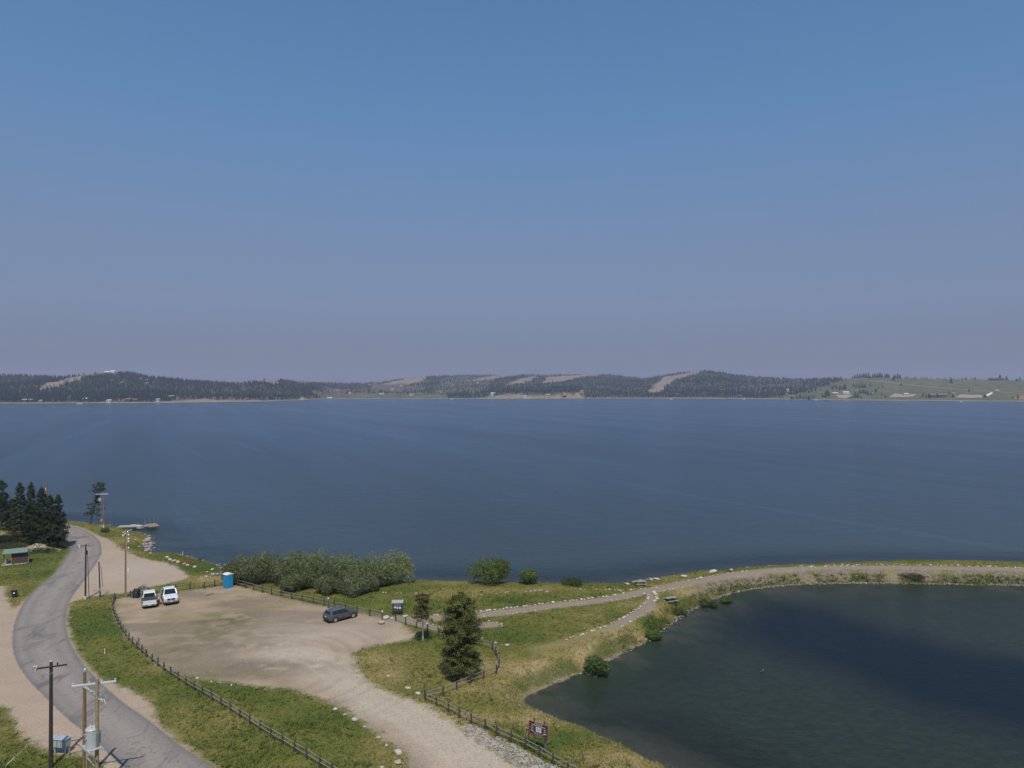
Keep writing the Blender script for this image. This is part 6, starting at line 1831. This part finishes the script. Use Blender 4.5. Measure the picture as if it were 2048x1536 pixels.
for a in [
    (52, 803.5, 12, 8, 4, DRK, GRN, 'green-roofed cabin on the left far shore, left of a pair'),
    (62, 803.5, 11, 8, 4, DRK, GRN, 'green-roofed cabin on the left far shore, right of a pair'),
    (83, 804, 7, 6, 3, TAN, TAN, 'low tan hut by the water on the left far shore'),
    (172, 801, 10, 8, 4, TAN, (.38, .50, .40), 'pale green-roofed cabin under the dark wooded hill'),
    (219, 804.5, 9, 7, 4, (.6, .55, .42), (.5, .45, .36), 'cream boathouse on the left far beach'),
    (257, 803.5, 12, 9, 5, DRK, RED, 'red-roofed lodge on the left far shore, left of a pair'),
    (270, 803, 12, 8, 4, DRK, RED, 'red-roofed lodge on the left far shore, right of a pair'),
    (215, 744.5, 16, 8, 3.0, (.75, .75, .75), (.76, .76, .76), 'long white building on the crest of the wooded hill'),
    (226, 743.5, 15, 9, 5, (.75, .75, .75), (.76, .76, .76), 'white house with bright gables on the crest of the wooded hill'),
    (154, 750, 8, 6, 4, WHT, GRY, 'tiny white house on the bare ridge left of the hilltop'),
    (245, 768, 9, 7, 5, (.55, .55, .5), GRY, 'pale house among the trees below the hilltop'),
    (295, 762, 10, 7, 4, TAN, GRN, 'green-roofed house high among the trees'),
    (282, 760, 12, 7, 4, RED, (.3, .17, .13), 'rust-coloured house high among the trees'),
    (293, 769, 8, 7, 4, (.55, .5, .4), GRY, 'small cream house below the green-roofed one'),
    (343, 797, 12, 8, 5, DRK, GRY, 'grey-roofed lodge near the middle of the left far shore'),
    (316, 803, 7, 6, 5, WHT, GRY, 'narrow white cabin by the water on the left far shore'),
    (660, 800, 14, 6, 2.5, (.55, .5, .42), WHT, 'pale low building at the left end of the valley meadow'),
    (700, 788, 10, 7, 4, WHT, GRY, 'white farmhouse behind the valley meadow'),
    (675, 783, 12, 8, 4, TAN, TAN, 'tan house on the brown slope above the meadow'),
    (764, 789, 16, 8, 3, (.6, .58, .56), GRY, 'long pale shed behind the valley meadow'),
    (785, 780, 10, 8, 4, WHT, GRY, 'white house at the foot of the reddish slope'),
    (803, 774, 10, 7, 4, WHT, (.5, .5, .5), 'bright small house on the reddish slope'),
    (740, 771, 18, 9, 4, RED, (.34, .2, .15), 'large rust-red house on the slope left of the open field'),
    (752, 769, 12, 8, 4, RED, (.34, .2, .15), 'smaller rust-red house beside the large one'),
    (823, 791, 12, 8, 4, (.6, .55, .48), (.42, .27, .22), 'house with a pinkish roof at the meadow edge'),
    (880, 785, 10, 8, 4, WHT, (.4, .35, .3), 'white-walled house in the sparse trees right of the meadow'),
    (905, 770, 16, 7, 3, (.55, .5, .42), GRY, 'long cream house on the grey slope'),
    (955, 767, 8, 6, 4, WHT, WHT, 'tiny white house high on the grey slope'),
    (986, 790, 13, 9, 5, WHT, WHT, 'white twin-gabled house near the middle far shore'),
    (1016, 792, 12, 8, 4, TAN, (.32, .2, .15), 'brown-roofed house on the middle far beach'),
    (1048, 796, 12, 8, 3, (.6, .56, .5), GRY, 'cream house at the water on the middle far shore'),
    (1095, 795, 14, 8, 4, ORG, TAN, 'orange-tan house left of the wooded middle shore'),
    (1130, 795, 12, 8, 4, ORG, (.34, .2, .15), 'orange-tan house right of the first, under the trees'),
    (1163, 794, 10, 8, 4, TAN, (.4, .27, .2), 'small tan house under the wooded middle shore'),
    (1355, 791, 14, 9, 4, DRK, (.15, .12, .11), 'dark cabin near the water under the pointed hill'),
    (1444, 782, 14, 8, 4, ORG, (.42, .28, .17), 'tan lodge in the trees below the pointed hill'),
    (1480, 794, 14, 8, 4, DRK, RED, 'dark red cabin by the water left of the green hillside'),
    (1520, 791, 8, 6, 4, RED, DRK, 'small rust cabin at the edge of the forest'),
    (1575, 785, 7, 7, 10, (.6, .50, .36), (.5, .4, .3), 'narrow cream tower house beside the curved track')]:
    house(*a)
house(1670, 789, 16, 9, 3.6, (.2, .16, .14), WHT, 'white-roofed house on the lower green slope, left one')
house(1691, 786, 16, 8, 3.2, WHT, WHT, 'upper white building on the lower green slope')
house(1692, 789, 20, 7, 3, (.3, .12, .1), (.55, .55, .56), 'long low building with a red base under the upper white one', rz=.05)
house(1812, 790, 13, 7, 3, (.5, .45, .4), WHT, 'pale building at the first excavated bank')
house(1868, 795, 24, 14, 6, DRK, (.16, .13, .125), 'left wing of the large dark house among trees')
house(1882, 795, 20, 13, 7, (.09, .07, .065), (.17, .14, .135), 'right wing of the large dark house among trees')
house(1992, 761, 40, 12, 5, (.06, .055, .055), (.07, .065, .06), 'long dark house on the ridge at the far right')
house(1907, 791, 4, 4, 6, (.35, .33, .3), WHT, 'small pale pump house right of the dark house')
# orange timber house under construction, at the right edge
house(2043, 797, 20, 12, 8.5, ORG, (.56, .36, .2), 'large orange timber house under construction at the right edge', storeys=2, flat=True)
house(2029, 797, 9, 9, 5, ORG, (.56, .36, .2), 'lower orange wing of the house under construction', flat=True)

def ground_patch(name, label, px_poly, mat, dz=.5):
    """thin sheet draped on the far slope inside a traced outline"""
    P = [far_point(a, b) for a, b in px_poly]
    c = sum(P, Vector()) / len(P)
    m_ = MB(); n_ = len(P)
    V = [p + Vector((0, 0, dz)) for p in P] + [c + Vector((0, 0, dz + .3))] + [p - Vector((0, 0, 1.5)) for p in P]
    m_.add([v - c for v in V], [(i, (i + 1) % n_, n_) for i in range(n_)] + [(i, n_ + 1 + i, n_ + 1 + (i + 1) % n_, (i + 1) % n_) for i in range(n_)])
    return tag(m_.build(name, mat, None, loc=c), label, kind='structure')
M_CUT = simple('bare_tan_earth', (.36, .26, .19), .95, noise=.2, scale=.05)
ground_patch('earth_bank', 'bare tan excavated bank left of the dark house', [(1778, 794), (1790, 787), (1797, 788), (1815, 791), (1833, 788), (1826, 793), (1806, 794.5)], M_CUT)
ground_patch('earth_bank', 'bare tan excavated bank right of the dark house', [(1910, 795), (1922, 789), (1940, 790), (1962, 790), (1966, 795), (1940, 796)], M_CUT)
ground_patch('earth_bank', 'bare tan patch round the white buildings', [(1672, 790), (1700, 789), (1706, 792), (1690, 797), (1676, 795)], M_CUT, .3)
o_ = ground_patch('white_tarp', 'white sheet laid up the slope right of the excavated bank', [(1971, 791), (1983, 785), (1986, 786), (1975, 793)], simple('white_sheet', (.78, .78, .76), .7), 1.2)
o_['kind'] = 'thing'; o_['category'] = 'tarpaulin'

def hill_track(px_line, w, label):
    L = smooth_line(np.array(px_line, float), 8)
    P = [far_point(a, b) for a, b in L]
    V = []; Fc = []
    for i, p in enumerate(P):
        d = (P[min(i + 1, len(P) - 1)] - P[max(i - 1, 0)]); d.z = 0; d.normalize(); s = Vector((-d.y, d.x, 0)) * w / 2
        V += [p + s + Vector((0, 0, .7)), p - s + Vector((0, 0, .7))]
        if i: Fc.append((2 * i - 2, 2 * i - 1, 2 * i + 1, 2 * i))
    m_ = MB(); m_.add(V, Fc)
    tag(m_.build('hill_road', simple('pale_track', (.46, .39, .29), .95) if 'pale_track' not in bpy.data.materials else bpy.data.materials['pale_track'], None), label, kind='structure')
hill_track([(1690, 758.5), (1710, 760), (1745, 762.5), (1790, 767), (1840, 772), (1890, 776.5), (1940, 780.5), (1990, 784), (2050, 788)], 9, 'pale gravel road slanting down across the green hillside')
hill_track([(1588, 793), (1580, 791), (1574, 788.5), (1577, 785.5), (1588, 783.5), (1600, 782)], 7, 'pale curved track by the cream tower house')
hill_track([(1740, 787.5), (1746, 786), (1754, 786)], 6, 'short pale track in the middle of the green hillside')

def far_boat(px, py, L, label):
    Y = (CAM_H - LAKE_Z) * F / (py - HY); p = Vector(((px - CX) / F * Y, Y, LAKE_Z))
    root = empty('boat', p, random.uniform(-.4, .4), label=label, cat='boat', group='white boats along the far shore')
    m_ = MB(); m_.add([(-L / 2, -1, 1), (-L / 2, 1, 1), (L * .3, 1, 1), (L / 2, 0, 1.3), (L * .3, -1, 1), (-L / 2, -.7, -.2), (-L / 2, .7, -.2), (L * .25, .7, -.2), (L * .42, 0, -.1), (L * .25, -.7, -.2)],
                      [(0, 1, 2, 3, 4), (5, 9, 8, 7, 6), (0, 5, 6, 1), (1, 6, 7, 2), (2, 7, 8, 3), (3, 8, 9, 4), (4, 9, 5, 0)])
    m_.build('hull', M_WHITE, root)
    MB().box((0, 0, 1.7), (L * .35, 1.5, 1.3)).build('cabin', M_WHITE, root, bevel=.15)
    MB().box((0, -.77, 1.8), (L * .25, .03, .5)).build('window', M_WIN, root)
far_boat(1343, 798.5, 8, 'white boat moored under the pointed hill')
far_boat(1488, 799.5, 6, 'small white boat left of the green hillside')
far_boat(1632, 800.5, 8, 'white boat below the lower green slope')
far_boat(1922, 804, 6, 'small white boat off the right far shore')
far_boat(160, 808, 14, 'long white boat at the left far beach')
far_boat(904, 798.5, 9, 'white boat at the right end of the valley meadow')
# white trailer on the hill road
p = far_point(1994, 782)
root = empty('trailer', p, .1, label='white trailer parked on the hillside road at the far right', cat='trailer')
MB().box((0, 0, 2.0), (10, 2.8, 3.0)).build('body', M_WHITE, root, bevel=.2)
MB().box((0, -1.42, 2.4), (6, .05, .8)).build('window', M_WIN, root)
for x_ in (-1, 1): MB().tube((x_, -1.4, .5), (x_, 1.4, .5), .5, .5, 10).build('wheel', M_TYRE, root)
# ------------------------------------------------------------------ haze (a closed box of thin pale air round camera and scene)
m, n, l = new_mat('haze')
out = n.new('ShaderNodeOutputMaterial'); pv = n.new('ShaderNodeVolumePrincipled')
pv.inputs['Color'].default_value = (.60, .63, .85, 1)
pv.inputs['Density'].default_value = HAZE
pv.inputs['Anisotropy'].default_value = 0.0
l.new(pv.outputs[0], out.inputs['Volume'])
hz = MB().box((0, 2250, 95), (21000, 10500, 210)).build('haze', m)
tag(hz, label='thin smoky blue haze over lake and hills', kind='stuff')
